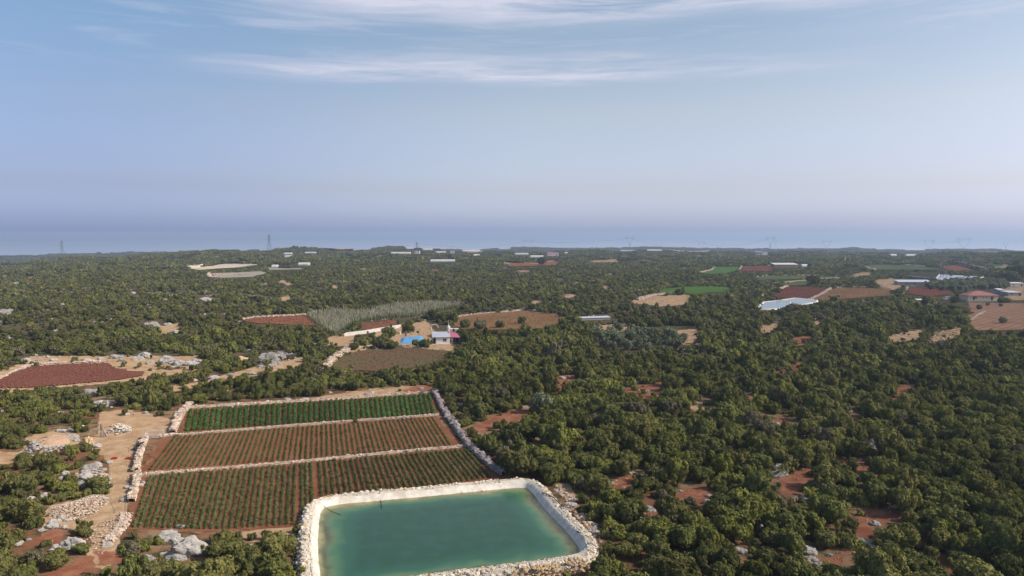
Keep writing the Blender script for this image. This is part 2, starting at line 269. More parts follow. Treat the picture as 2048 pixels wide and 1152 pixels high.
# ------------------------------------------------------------------ object helpers
def props(o, label=None, cat=None, group=None, kind=None):
    for k, v in (('label', label), ('category', cat), ('group', group), ('kind', kind)):
        if v: o[k] = v
    return o
def mesh(name, V, F, attrs=None, smooth=False):
    """F: (n,k) int array with constant k, or list of tuples"""
    me = bpy.data.meshes.new(name); V = np.asarray(V, np.float32)
    if isinstance(F, np.ndarray) and F.ndim == 2:
        n, k = F.shape
        me.vertices.add(len(V)); me.vertices.foreach_set('co', V.ravel())
        me.loops.add(n * k); me.loops.foreach_set('vertex_index', F.astype(np.int32).ravel())
        me.polygons.add(n); me.polygons.foreach_set('loop_start', np.arange(0, n * k, k, dtype=np.int32))
        me.update(calc_edges=True)
    else:
        me.from_pydata([tuple(v) for v in V.tolist()], [], [tuple(f) for f in F])
    me.validate()
    for k, v in (attrs or {}).items():
        a = me.attributes.new(k, 'FLOAT', 'POINT'); a.data.foreach_set('value', np.asarray(v, np.float32))
    me.polygons.foreach_set('use_smooth', [smooth] * len(me.polygons))
    return me
def obj(name, me, mat=None, parent=None, loc=None, rz=0, sc=None):
    o = bpy.data.objects.new(name, me); C.objects.link(o)
    if mat and me is not None and not me.materials: me.materials.append(mat)
    if parent: o.parent = parent
    if loc is not None: o.location = loc
    o.rotation_euler = (0, 0, rz)
    if sc is not None: o.scale = sc if hasattr(sc, '__len__') else (sc,) * 3
    return o
def empty(name, loc, label, cat, group=None, rz=0):
    o = bpy.data.objects.new(name, None); C.objects.link(o); o.location = loc; o.rotation_euler = (0, 0, rz)
    return props(o, label, cat, group)
class MB:
    def __init__(s): s.V = []; s.F = []
    def add(s, V, F):
        b = len(s.V); s.V += [tuple(v) for v in V]; s.F += [tuple(b + i for i in f) for f in F]; return s
    def box(s, x0, x1, y0, y1, z0, z1):
        return s.add([(x0,y0,z0),(x1,y0,z0),(x1,y1,z0),(x0,y1,z0),(x0,y0,z1),(x1,y0,z1),(x1,y1,z1),(x0,y1,z1)],
                     [(0,3,2,1),(4,5,6,7),(0,1,5,4),(1,2,6,5),(2,3,7,6),(3,0,4,7)])
    def bar(s, a, b, r, n=4, r2=None):
        a, b = Vector(a), Vector(b); d = (b - a).normalized(); u = d.orthogonal().normalized(); v = d.cross(u)
        r2 = r if r2 is None else r2
        P = [a + (u * math.cos(2*math.pi*k/n) + v * math.sin(2*math.pi*k/n)) * r for k in range(n)] + \
            [b + (u * math.cos(2*math.pi*k/n) + v * math.sin(2*math.pi*k/n)) * r2 for k in range(n)]
        return s.add(P, [(k, (k+1) % n, n + (k+1) % n, n + k) for k in range(n)] + [tuple(range(n))[::-1], tuple(range(n, 2*n))])
    def prism(s, P, y0, y1):
        n = len(P)
        return s.add([(x, y0, z) for x, z in P] + [(x, y1, z) for x, z in P],
                     [(k, (k+1) % n, n + (k+1) % n, n + k) for k in range(n)] + [tuple(range(n))[::-1], tuple(range(n, 2*n))])
    def make(s, name, mat, parent=None, **k): return obj(name, mesh(name, s.V, s.F), mat, parent, **k)

def merge(protos, P, Rz, Sc, which, extra=None):
    """many copies of small meshes (V,F arrays) in one mesh"""
    Vs, Fs, As, b = [], [], [], 0
    for k, pr in enumerate(protos):
        V, F = pr[0], pr[1]; idx = np.where(which == k)[0]
        if not len(idx): continue
        c, s_ = np.cos(Rz[idx])[:, None], np.sin(Rz[idx])[:, None]
        X = V[None, :, :] * Sc[idx][:, None, :]
        W_ = np.stack([X[..., 0] * c - X[..., 1] * s_, X[..., 0] * s_ + X[..., 1] * c, X[..., 2]], -1) + P[idx][:, None, :]
        Vs.append(W_.reshape(-1, 3)); n = len(V)
        Fs.append((F[None] + (b + np.arange(len(idx)) * n)[:, None, None]).reshape(-1, F.shape[1])); b += n * len(idx)
        if extra is not None: As.append(np.repeat(extra[idx], n))
    return np.concatenate(Vs), np.concatenate(Fs), (np.concatenate(As) if extra is not None else None)

# ------------------------------------------------------------------ materials
def mat(name):
    m = bpy.data.materials.new(name); m.use_nodes = True; return m, N(m.node_tree)
def finish(n, shader): n.t.links.new(shader, n.n('ShaderNodeOutputMaterial').inputs[0])
def pos(n): return n.n('ShaderNodeNewGeometry').outputs['Position']
def soil(name, c1, c2, c3=None, s1=.12, s2=3., bump=.25, rows=None):
    m, n = mat(name); p = pos(n)
    a = n.ramp(n.noise(s1, 4, .6, p), .35, .65); b = n.ramp(n.noise(s2, 4, .65, p), .3, .75)
    col = n.mix(a, c1, c2); col = n.mix(n.math('MULTIPLY', b, .55), col, c3 or tuple(x * .55 for x in c1))
    if rows:
        ang, per, c4, amt = rows
        q = n.n('ShaderNodeMapping', i={0: p, 2: (0, 0, ang)}).outputs[0]
        wv = n.n('ShaderNodeTexWave', i={'Scale': 1 / per * .314, 'Distortion': 1.2, 'Detail': 2, 'Detail Scale': 1.5}); n.t.links.new(q, wv.inputs[0])
        col = n.mix(n.math('MULTIPLY', n.ramp(wv.outputs[1], .45, .8), amt), col, c4)
    bp = n.n('ShaderNodeBump', i={'Strength': bump, 'Distance': .3}); n.t.links.new(n.noise(s2 * .8, 5, .7, p), bp.inputs['Height'])
    d = n.n('ShaderNodeBsdfDiffuse', i={'Color': col, 'Roughness': .6}); n.t.links.new(bp.outputs[0], d.inputs['Normal'])
    finish(n, d.outputs[0]); return m
M = {}
M['red_soil'] = soil('red_soil', (.195,.080,.042), (.235,.112,.062), (.135,.050,.028), .15, 2.2)
M['maroon_soil'] = soil('maroon_soil', (.158,.060,.044), (.18,.078,.052), (.12,.045,.034), .05, 1.2, rows=(.5, 2.2, (.115,.043,.03), .6))
M['brown_soil'] = soil('brown_soil', (.155,.085,.054), (.125,.105,.052), (.10,.055,.038), .06, 1.4, rows=(1.45, 2.6, (.095,.085,.04), .6))
M['orange_soil'] = soil('orange_soil', (.24,.115,.058), (.29,.16,.085), (.17,.10,.05), .05, .8, rows=(1.33, 3.6, (.12,.085,.04), .8))
M['green_crop'] = soil('green_crop', (.070,.135,.028), (.085,.150,.036), (.05,.10,.022), .05, .6)
M['dull_crop'] = soil('dull_crop', (.085,.115,.045), (.11,.125,.055), (.06,.085,.03), .05, .6)
M['fallow_soil'] = soil('fallow_soil', (.27,.15,.095), (.34,.22,.145), (.19,.095,.06), .09, .9, rows=(.8, 3.2, (.20,.10,.065), .5))
M['pale_soil'] = soil('pale_soil', (.42,.30,.19), (.36,.22,.13), (.28,.17,.10), .03, .3)
M['white_soil'] = soil('white_soil', (.55,.46,.37), (.45,.36,.27), (.34,.27,.2), .03, .25)
M['grey_soil'] = soil('grey_soil', (.26,.235,.19), (.31,.27,.22), (.2,.19,.13), .03, .25)
def rockmat(name, c1, c2, c3, dirt=.35, rnd=.25):
    m, n = mat(name); p = n.n('ShaderNodeTexCoord').outputs['Object']; g = pos(n)
    a = n.ramp(n.noise(.9, 5, .7, g), .35, .68); b = n.ramp(n.noise(5, 6, .75, g), .45, .75)
    col = n.mix(a, c1, c2); col = n.mix(n.math('MULTIPLY', b, dirt), col, c3)
    oi = n.n('ShaderNodeObjectInfo').outputs['Random']
    at = n.n('ShaderNodeAttribute', attribute_name='tint').outputs['Fac']
    k = n.math('MULTIPLY_ADD', n.math('FRACT', n.math('ADD', oi, at)), rnd * 2, c=1 - rnd)
    col = n.mix(1., col, n.n('ShaderNodeCombineXYZ', i={0: k, 1: k, 2: k}).outputs[0], 'MULTIPLY')
    bp = n.n('ShaderNodeBump', i={'Strength': .6, 'Distance': .25}); n.t.links.new(n.noise(2.5, 6, .75, g), bp.inputs['Height'])
    d = n.n('ShaderNodeBsdfDiffuse', i={'Color': col, 'Roughness': .7}); n.t.links.new(bp.outputs[0], d.inputs['Normal'])
    finish(n, d.outputs[0]); return m
M['limestone'] = rockmat('limestone', (.37,.345,.32), (.50,.455,.40), (.13,.125,.12), .75, .2)
M['ochre_stone'] = rockmat('ochre_stone', (.55,.38,.18), (.58,.44,.30), (.30,.15,.07), .3, .15)
M['wall_stone'] = rockmat('wall_stone', (.50,.385,.295), (.60,.50,.41), (.30,.15,.085), .35, .28)
M['pale_stone'] = rockmat('pale_stone', (.66,.58,.47), (.74,.68,.58), (.46,.32,.19), .3, .2)
M['dark_stone'] = rockmat('dark_stone', (.25,.22,.22), (.38,.33,.31), (.14,.12,.12), .5, .3)
def leafmat(name, lo, hi, alt=None, altf=.3):
    m, n = mat(name)
    oi = n.n('ShaderNodeObjectInfo'); at = n.n('ShaderNodeAttribute', attribute_name='tint').outputs['Fac']
    f = n.math('ADD', n.math('MULTIPLY', at, .68), n.math('MULTIPLY', oi.outputs['Random'], .32), True)
    col = n.mix(f, lo, hi)
    z = n.noise(.03, 4, .65, oi.outputs['Location']); z2 = n.noise(.13, 2, .5, oi.outputs['Location'])
    col = n.mix(n.math('MULTIPLY', n.ramp(z2, .45, .72), altf), col, alt or tuple(x * .7 for x in lo))
    k = n.math('MULTIPLY_ADD', n.ramp(z, .3, .7), .75, c=.88)
    col = n.mix(1., col, n.n('ShaderNodeCombineXYZ', i={0: k, 1: k, 2: k}).outputs[0], 'MULTIPLY')
    d = n.n('ShaderNodeBsdfDiffuse', i={'Color': col}); t = n.n('ShaderNodeBsdfTranslucent', i={'Color': n.mix(.5, col, (.14, .17, .02))})
    mx = n.n('ShaderNodeMixShader', i={0: .22}); n.t.links.new(d.outputs[0], mx.inputs[1]); n.t.links.new(t.outputs[0], mx.inputs[2])
    finish(n, mx.outputs[0]); return m
TONES = [('dark green', leafmat('leaf_dark', (.055,.062,.020), (.155,.160,.052), (.048,.046,.030), .4)),
         ('olive green', leafmat('leaf_olive', (.080,.078,.024), (.205,.195,.066), (.085,.072,.038), .4)),
         ('mid green', leafmat('leaf_mid', (.062,.072,.022), (.180,.185,.056), (.062,.058,.03), .4)),
         ('yellow green', leafmat('leaf_yellow', (.075,.084,.020), (.245,.245,.064), (.075,.08,.02), .3)),
         ('dull brown green', leafmat('leaf_brown', (.082,.070,.042), (.205,.178,.110), (.08,.06,.05), .4)),
         ('silver green', leafmat('leaf_silver', (.085,.098,.058), (.195,.215,.130), (.11,.12,.07), .3))]
M['crop_leaf'] = leafmat('crop_leaf', (.055,.074,.024), (.140,.155,.062), None, .2)
M['crop_leaf_lush'] = leafmat('crop_leaf_lush', (.030,.070,.018), (.090,.165,.045), None, .2)
def plain(name, c, rough=.7, c2=None, scale=2., metal=0, bump=0, wave=None):
    m, n = mat(name); p = pos(n)
    col = n.mix(n.ramp(n.noise(scale, 4, .65, p), .3, .7), c, c2 or tuple(x * .78 for x in c))
    b = n.n('ShaderNodeBsdfPrincipled', i={'Base Color': col, 'Roughness': rough, 'Metallic': metal})
    if bump:
        bp = n.n('ShaderNodeBump', i={'Strength': bump, 'Distance': .1}); n.t.links.new(n.noise(scale * 2, 4, .6, p), bp.inputs['Height']); n.t.links.new(bp.outputs[0], b.inputs['Normal'])
    finish(n, b.outputs[0]); return m
M['bark'] = plain('bark', (.10,.075,.055)); M['plaster'] = plain('plaster', (.72,.66,.63), .8, (.62,.56,.52), .6)
M['yellow_wall'] = plain('yellow_wall', (.62,.50,.29), .8); M['red_roof'] = plain('red_roof', (.29,.10,.105), .7, (.24,.085,.085), .5)
M['pink_roof'] = plain('pink_roof', (.42,.12,.17), .55, (.34,.11,.15), .5); M['metal_roof'] = plain('metal_roof', (.50,.52,.56), .5, (.42,.44,.48), .5)
M['grey_wall'] = plain('grey_wall', (.30,.29,.29), .8); M['dark'] = plain('dark', (.02,.02,.022), .4); M['glass'] = plain('glass', (.03,.04,.05), .15)
M['frame'] = plain('frame', (.6,.6,.6), .5); M['concrete'] = plain('concrete', (.62,.58,.52), .8, (.5,.45,.38), .7)
M['steel'] = plain('steel', (.20,.205,.215), .5, metal=.3); M['rust'] = plain('rust', (.25,.13,.07), .7)
M['cane'] = plain('cane', (.43,.39,.30), .8, (.31,.28,.20), 1); M['old_cane'] = plain('old_cane', (.36,.30,.24), .8)
M['blue_sheet'] = plain('blue_sheet', (.045,.25,.50), .4, (.10,.38,.62), 1.3, bump=.5)
M['white_sheet'] = plain('white_sheet', (.66,.64,.60), .5, (.55,.52,.47), .15); M['van_paint'] = plain('van_paint', (.45,.47,.5), .3)
M['rubber'] = plain('rubber', (.02,.02,.02), .8); M['red_paint'] = plain('red_paint', (.5,.05,.03), .6); M['rope'] = plain('rope', (.035,.035,.035), .8)
M['liner'] = plain('liner', (.72,.67,.59), .6, (.52,.45,.35), .9, bump=.6)
# terrain
m, n = mat('scrub_ground'); p = pos(n)
na, nb, nc = n.noise(.045, 4, .6, p), n.noise(.35, 5, .65, p), n.noise(3.2, 5, .7, p)
A = lambda s: n.n('ShaderNodeAttribute', attribute_name=s).outputs['Fac']
base = n.mix(n.ramp(na, .42, .58), (.19,.085,.048), (.25,.16,.092))
litter = n.mix(n.ramp(nb, .4, .6), (.11,.082,.047), (.062,.058,.030))
base = n.mix(n.ramp(n.math('ADD', nb, n.math('MULTIPLY', A('veg'), .45)), .42, .62), base, litter)
tanc = n.mix(n.ramp(nb, .36, .64), (.32,.205,.115), (.45,.31,.19)); tanc = n.mix(n.math('MULTIPLY', n.ramp(nc, .45, .7), .6), tanc, (.30,.20,.12))
redc = n.mix(n.ramp(nb, .38, .62), (.215,.078,.047), (.29,.14,.08)); redc = n.mix(n.math('MULTIPLY', n.ramp(nc, .5, .75), .5), redc, (.17,.06,.035))
jit = n.math('ADD', n.math('MULTIPLY_ADD', nb, 1.3, c=-.65), n.math('MULTIPLY_ADD', nc, .5, c=-.25))
base = n.mix(n.ramp(n.math('ADD', A('tan'), jit), .38, .58), base, tanc)
base = n.mix(n.ramp(n.math('ADD', A('red'), jit), .38, .58), base, redc)
far = n.mix(n.ramp(n.noise(.02, 5, .7, p), .35, .65), (.042,.05,.022), (.065,.062,.034))
base = n.mix(A('far'), base, far)
bp = n.n('ShaderNodeBump', i={'Strength': .5, 'Distance': .4}); n.t.links.new(n.noise(1.3, 6, .75, p), bp.inputs['Height'])
d = n.n('ShaderNodeBsdfDiffuse', i={'Color': base, 'Roughness': .6}); n.t.links.new(bp.outputs[0], d.inputs['Normal'])
finish(n, d.outputs[0]); M['ground'] = m
# water of the big pond: murky teal with a clear shallow rim
def water(name, deep, shallow_t, depth_attr, rough=.08, bump=.3, scale=1.6):
    m, n = mat(name); p = pos(n)
    nz = n.noise(.18, 3, .55, p, .5); nz2 = n.noise(.5, 3, .5, p)
    df = n.math('ADD', A2(n, depth_attr), n.math('MULTIPLY_ADD', nz, .55, c=-.27)) if depth_attr else None
    if depth_attr:
        # depth in units of 5 m from the rim: sandy -> yellow green -> teal
        c = n.crv(df, [(0, (.30,.27,.15)), (.14, (.19,.20,.10)), (.34, (.075,.17,.085)), (.55, (.030,.105,.062)), (1, (.019,.074,.043))])
        c = n.mix(n.math('MULTIPLY', n.ramp(nz2, .4, .7), .3), c, (.03,.11,.09))
    else: c = deep
    d = n.n('ShaderNodeBsdfDiffuse', i={'Color': c})
    bpn = n.n('ShaderNodeBump', i={'Strength': bump, 'Distance': .05}); n.t.links.new(n.noise(scale, 3, .6, n.n('ShaderNodeMapping', i={0: p, 3: (1, 2.2, 1)}).outputs[0]), bpn.inputs['Height'])
    gl = n.n('ShaderNodeBsdfGlossy', i={'Color': (1, 1, 1, 1), 'Roughness': rough}); n.t.links.new(bpn.outputs[0], gl.inputs['Normal'])
    fr = n.n('ShaderNodeFresnel', i={'IOR': 1.2 if depth_attr else 1.12}); n.t.links.new(bpn.outputs[0], fr.inputs['Normal'])
    if depth_attr:
        tr = n.n('ShaderNodeBsdfTransparent', i={'Color': (.78,.80,.62,1)})
        mx = n.n('ShaderNodeMixShader'); n.t.links.new(n.ramp(df, .02, .30, .15, 1), mx.inputs[0]); n.t.links.new(tr.outputs[0], mx.inputs[1]); n.t.links.new(d.outputs[0], mx.inputs[2]); sh = mx
    else: sh = d
    m2 = n.n('ShaderNodeMixShader'); n.t.links.new(fr.outputs[0], m2.inputs[0]); n.t.links.new(sh.outputs[0], m2.inputs[1]); n.t.links.new(gl.outputs[0], m2.inputs[2])
    finish(n, m2.outputs[0]); return m
def A2(n, s): return n.n('ShaderNodeAttribute', attribute_name=s).outputs['Fac']
M['pond_water'] = water('pond_water', None, None, 'depth')
M['pale_water'] = water('pale_water', (.15,.23,.29,1), None, None, .25, .5)
M['sea_water'] = water('sea_water', (.03,.08,.16,1), None, None, .5, .3, .02)

# ------------------------------------------------------------------ the ground
PW = G([q[0] for q in POND_W], [q[1] for q in POND_W], .2)[:, :2]
def smooth_loop(P, it=2):
    for _ in range(it):
        Q = np.roll(P, -1, 0); P = np.stack([P * .75 + Q * .25, P * .25 + Q * .75], 1).reshape(-1, 2)
    return P
PW = smooth_loop(PW, 1)
PW = np.concatenate([[PW[a] * (1 - t) + PW[(a + 1) % len(PW)] * t for t in ((0, .34, .67) if np.hypot(*(PW[(a + 1) % len(PW)] - PW[a])) > 2.5 else (0,))] for a in range(len(PW))])
def inside(P, X, Y):
    ins = np.zeros(np.shape(X), bool)
    for a in range(len(P)):
        xa, ya = P[a]; xb, yb = P[a - 1]
        if ya == yb: continue
        ins ^= ((ya > Y) != (yb > Y)) & (X < (xb - xa) * (Y - ya) / (yb - ya) + xa)
    return ins
def sdist(P, X, Y):
    """distance to the loop, negative inside"""
    best = np.full(np.shape(X), 1e9)
    for a in range(len(P)):
        A_, B_ = P[a - 1], P[a]; L = B_ - A_; t = np.clip(((X - A_[0]) * L[0] + (Y - A_[1]) * L[1]) / max(L @ L, 1e-9), 0, 1)
        best = np.minimum(best, np.hypot(X - A_[0] - t * L[0], Y - A_[1] - t * L[1]))
    return np.where(inside(P, X, Y), -best, best)
nr = int(math.log(7500 / 14) / .0125); na_ = 400
rr = 14 * np.exp(np.arange(nr) * .0125); aa = np.radians(np.linspace(-74, 74, na_))
RR, AA = np.meshgrid(rr, aa, indexing='ij'); X = RR * np.sin(AA); Y = RR * np.cos(AA) - 6
Z = T(X, Y); px, py = project(X, Y, Z)
sd_ = sdist(PW, X, Y) if False else None
near = (np.hypot(X, Y) < 150); sdv = np.full(X.shape, 99.); sdv[near] = sdist(PW, X[near], Y[near])
Z = np.where(sdv < 1.0, -5., Z)
idx = np.arange(nr * na_).reshape(nr, na_)
F = np.stack([idx[:-1, :-1], idx[:-1, 1:], idx[1:, 1:], idx[1:, :-1]], -1).reshape(-1, 4)[:, ::-1]
dist = np.hypot(X, Y)
xx = X / np.maximum(Y, 1)
me = mesh('ground', np.stack([X, Y, Z], -1).reshape(-1, 3), F, {
    'red': look(RRED, px.ravel(), py.ravel()), 'tan': look(RTAN, px.ravel(), py.ravel()),
    'veg': (sstep(150, 420, dist)).ravel(), 'far': (sstep(500, 900, dist) * .9).ravel() * (1 - np.clip(look(RRED, px.ravel(), py.ravel()) + look(RTAN, px.ravel(), py.ravel()), 0, 1))}, True)
props(obj('ground', me, M['ground']), kind='structure')
SEA_R = 24000
a = np.linspace(-1.2, 1.2, 41); V = np.concatenate([np.stack([3000 * np.sin(a), 3000 * np.cos(a), a * 0 - 150], 1), np.stack([SEA_R * np.sin(a), SEA_R * np.cos(a), a * 0 - 150], 1)])
F = np.array([(k, k + 41, k + 42, k + 1) for k in range(40)])
props(obj('sea', mesh('sea', V, F), M['sea_water']), kind='structure')
# haze
hb = MB().box(-23600, 23600, -300, 25000, -152, 62).make('haze', None)
hm = bpy.data.materials.new('haze_air'); hm.use_nodes = True; n = N(hm.node_tree)
pv = n.n('ShaderNodeVolumePrincipled', i={'Color': (.60, .755, 1.0, 1), 'Density': .00015, 'Anisotropy': .20})
n.t.links.new(pv.outputs[0], n.n('ShaderNodeOutputMaterial').inputs['Volume']); hb.data.materials.append(hm); props(hb, kind='stuff')

# ------------------------------------------------------------------ fields
def sheet(name, P, m_, off, kind='structure', label=None, cat=None, jit=.25, grid=None, attrs=None, world=False, group=None):
    if not world: W2 = G([q[0] for q in P], [q[1] for q in P])[:, :2]
    else: W2 = np.asarray(P)
    dm = np.hypot(*W2.mean(0)); grid = grid or max(1.5, dm * .018)
    B = []
    for a in range(len(W2)):
        A_, B_ = W2[a], W2[(a + 1) % len(W2)]; k = max(1, int(np.hypot(*(B_ - A_)) / grid))
        for t in range(k): B.append(A_ + (B_ - A_) * t / k + rng.normal(0, 1, 2) * jit * (t > 0) * 1.5)
    B = np.array(B); x0, y0 = B.min(0); x1, y1 = B.max(0)
    gx, gy = np.meshgrid(np.arange(x0, x1, grid), np.arange(y0, y1, grid)); q = np.stack([gx.ravel(), gy.ravel()], 1)
    if len(q): q = q[inside(B, q[:, 0], q[:, 1])]
    q = q[sdist(B, q[:, 0], q[:, 1]) < -grid * .4] if len(q) else q
    pts = [Vector(v) for v in np.concatenate([B, q]).tolist()]; nb = len(B)
    vo, _, fo, *_r = delaunay_2d_cdt(pts, [(k, (k + 1) % nb) for k in range(nb)], [], 1, 1e-4)
    v = np.array([(p_.x, p_.y) for p_ in vo]); z = T(v[:, 0], v[:, 1]) + off
    me = mesh(name, np.column_stack([v, z]), [tuple(f) for f in fo], attrs(v) if attrs else None, True)
    o = obj(name, me, m_); props(o, label, cat, group, kind); return o, B
for k in 'ABC': sheet('ploughed_field', FIELD[k][0], M['red_soil'], .06)
for name, P, mk, lab in FARF:
    dm = float(np.hypot(*G([np.mean([q[0] for q in P])], [np.mean([q[1] for q in P])])[0, :2]))
    sheet(name, P, M[mk], .08 + dm * .0006, jit=dm * .002)
for P, lab in PONDS:
    dm = float(np.hypot(*G([np.mean([q[0] for q in P])], [np.mean([q[1] for q in P])])[0, :2]))
    sheet('pond_water', P, M['pale_water'], .55, jit=.1)
    W2 = G([q[0] for q in P], [q[1] for q in P])[:, :2]; c = W2.mean(0); V = []; nP = len(W2)
    area2 = sum(W2[k-1][0] * W2[k][1] - W2[k][0] * W2[k-1][1] for k in range(nP)); s_ = 1 if area2 > 0 else -1
    Tn = np.roll(W2, -1, 0) - np.roll(W2, 1, 0); Nn = np.stack([Tn[:, 1], -Tn[:, 0]], 1) * s_; Nn /= np.linalg.norm(Nn, axis=1)[:, None] + 1e-9
    for off, h in ((-.3, .3), (.5, .8), (1.0, .8), (1.8, -.3)):
        q = W2 + Nn * off; V.append(np.column_stack([q, T(q[:, 0], q[:, 1]) + h]))
    F = np.array([(r * nP + k, r * nP + (k + 1) % nP, (r + 1) * nP + (k + 1) % nP, (r + 1) * nP + k) for r in range(3) for k in range(nP)])
    o = obj('pond_bank', mesh('pond_bank', np.concatenate(V), F, None, True), M['concrete']); props(o, 'pale concrete rim of the ' + lab, 'pond bank')

tick('fields')
# ------------------------------------------------------------------ stones
def ico(sub):
    bm = bmesh.new(); bmesh.ops.create_icosphere(bm, subdivisions=sub, radius=1); V = np.array([v.co[:] for v in bm.verts]); F = np.array([[v.index for v in f.verts] for f in bm.faces]); bm.free(); return V, F
I1, I2, I3, I4 = ico(1), ico(2), ico(3), ico(4)
def rock(base, seed, amp, freq, squash=.7, crack=0.):
    V, F = base; W_ = np.empty_like(V); o = Vector((seed * 7.3, seed * 3.1, seed))
    for k, v in enumerate(V):
        v = Vector(v); r = 1 + amp * pnoise(v * freq + o) + amp * .55 * pnoise(v * freq * 2.3 + o)
        if crack: r += crack * (abs(pnoise(v * 3.1 + o)) ** .6 - .45) + crack * .5 * pnoise(v * 7 + o)
        W_[k] = v * r
    W_[:, 2] *= squash; W_[:, 2] = np.maximum(W_[:, 2], -.35); return W_, F
SMALL = [rock(I1, s, .5, 1.3, .75) for s in range(8)]
STONE_ME = [mesh('stone', V, F) for V, F in [rock(I2, s + 20, .5, 1.2, .8) for s in range(6)]]
BOULD_ME = [mesh('boulder', V, F, None, False) for V, F in [rock(I4, s + 40, .50, 1.0, .62, .17) for s in range(8)]]
def rubble(name, P, size, m_, parent=None, squash=.8, label=None, cat=None, kind=None, group=None):
    k = len(P); sz = size * rng.uniform(.55, 1.35, k)
    sc = np.stack([sz * rng.uniform(.8, 1.4, k), sz * rng.uniform(.7, 1.1, k), sz * squash * rng.uniform(.7, 1.2, k)], 1) * .5
    V, F, At = merge(SMALL, P, rng.uniform(0, 6.28, k), sc, rng.integers(0, 8, k), rng.random(k))
    o = obj(name, mesh(name, V, F, {'tint': At}), m_, parent); props(o, label, cat, group, kind); return o
def stones(P, size, mk, parent, grp=None):
    for q in P:
        me = STONE_ME[rng.integers(0, 6)]; s_ = size * rng.uniform(.75, 1.35)
        o = bpy.data.objects.new('stone', me); C.objects.link(o); o.parent = parent
        o.location = q; o.scale = (s_ * rng.uniform(.5, .7), s_ * .5, s_ * rng.uniform(.38, .55)); o.rotation_euler = (rng.normal(0, .2), rng.normal(0, .2), rng.uniform(0, 6.28))
        if not me.materials: me.materials.append(M[mk])
        o.material_slots[0].link = 'OBJECT'; o.material_slots[0].material = M[mk]
def line_pts(P, step):
    out = []
    for a in range(len(P) - 1):
        L = P[a + 1] - P[a]; k = max(1, int(np.hypot(*L) / step))
        out += [(P[a] + L * (t + rng.random() * .6) / k, L / (np.hypot(*L) + 1e-9)) for t in range(k)]
    return out
def wall(PX, h, wd, size, label, mk='wall_stone', big=0, bigsize=None, core=None, group='dry stone walls round the fields', world=None):
    W2 = G([q[0] for q in PX], [q[1] for q in PX])[:, :2] if world is None else world
    c0 = W2[len(W2) // 2]; root = empty('dry_stone_wall', (c0[0], c0[1], float(T(*c0))), label, 'stone wall', group)
    O = np.array([c0[0], c0[1], float(T(*c0))])
    # rough core
    Vc = []; L = np.array([p_ for p_, _ in line_pts(W2, max(1.5, size * 2))] + [W2[-1]])
    tn = np.gradient(L, axis=0); tn /= np.linalg.norm(tn, axis=1)[:, None] + 1e-9; nn = np.stack([-tn[:, 1], tn[:, 0]], 1)
    zt = T(L[:, 0], L[:, 1])
    for sgn, hh, ww in ((-1, -.1, .55), (-1, h * .8, .34), (1, h * .8, .34), (1, -.1, .55)):
        q = L + nn * sgn * wd * ww; Vc.append(np.column_stack([q, zt + hh * rng.uniform(.8, 1.1, len(q))]))
    nL = len(L); F = np.array([(r * nL + k, r * nL + k + 1, (r + 1) * nL + k + 1, (r + 1) * nL + k) for r in range(3) for k in range(nL - 1)])
    obj('wall_core', mesh('wall_core', np.concatenate(Vc) - O, F), M[core or mk], root)
    P = []
    na = max(1, int(wd / size)); nz = max(1, int(h / (size * .7)))
    for q, t in line_pts(W2, size * .85):
        nv = np.array([-t[1], t[0]])
        for _ in range(na + nz + 1):
            u = rng.uniform(-.5, .5); qq = q + nv * u * wd * 1.05; top = h * (1 - .5 * abs(u) * 2 * rng.random())
            zz_ = h if abs(u) < .35 else rng.uniform(.1, 1) * h
            P.append((qq[0], qq[1], float(T(*qq)) + zz_ * .92))
    P = np.array(P)
    if len(P) > 2600: P = P[rng.permutation(len(P))[:2600]]
    r = rubble('small_stones', P - O, size, M[mk], root); props(r, kind='stuff')
    if big:
        B = []
        for q, t in line_pts(W2, max(.5, sum(np.hypot(*(W2[k+1]-W2[k])) for k in range(len(W2)-1)) / big)):
            nv = np.array([-t[1], t[0]]); qq = q + nv * rng.uniform(-.5, .5) * wd
            B.append((qq[0] - O[0], qq[1] - O[1], float(T(*qq)) - O[2] + h * rng.uniform(.75, 1.05)))
        stones(B, bigsize or size * 1.8, mk, root)
    return root
wall([(352,828),(372,816),(440,812),(512,808),(700,797),(790,789),(868,785)], .4, .85, .34, 'pale stone wall along the far edge of the lush green crop', big=40, bigsize=.55)
wall([(352,871),(420,866),(512,858),(700,843),(800,836),(878,830)], .32, .75, .30, 'low pale stone wall between the lush green plot and the middle plot', big=26, bigsize=.45)
wall([(272,951),(340,946),(512,932),(632,921),(760,908),(870,898),(935,893)], .32, .75, .30, 'low pale stone wall between the middle plot and the near plot', big=28, bigsize=.45)
wall([(376,813),(366,826),(356,842),(345,866)], .8, 1.3, .5, 'heap like pale boulder wall at the corner of the lush green plot', big=26, bigsize=.95)
wall([(292,876),(286,890),(278,915),(272,944)], .9, 1.0, .42, 'pale stone wall beside the track, end of the middle plot', big=24, bigsize=.62)
wall([(276,950),(270,975),(264,1005)], .8, 1.0, .42, 'pale stone wall beside the track, end of the near plot', big=16, bigsize=.62)
wall([(252,1030),(246,1048),(232,1068),(215,1085)], .35, 1.6, .38, 'tumbled white stone wall where the track meets the near plot', big=20, bigsize=.5)
wall([(868,786),(876,800),(885,820),(896,836),(915,862),(930,884),(960,915),(985,936),(1008,950)], .75, 1.0, .45, 'long grey boulder wall between the crop plots and the oaks', 'dark_stone', big=70, bigsize=.85)
wall([(300,876),(325,873),(352,870)], .3, .6, .4, 'short pale stone kerb under the wire gate', big=8, bigsize=.5)
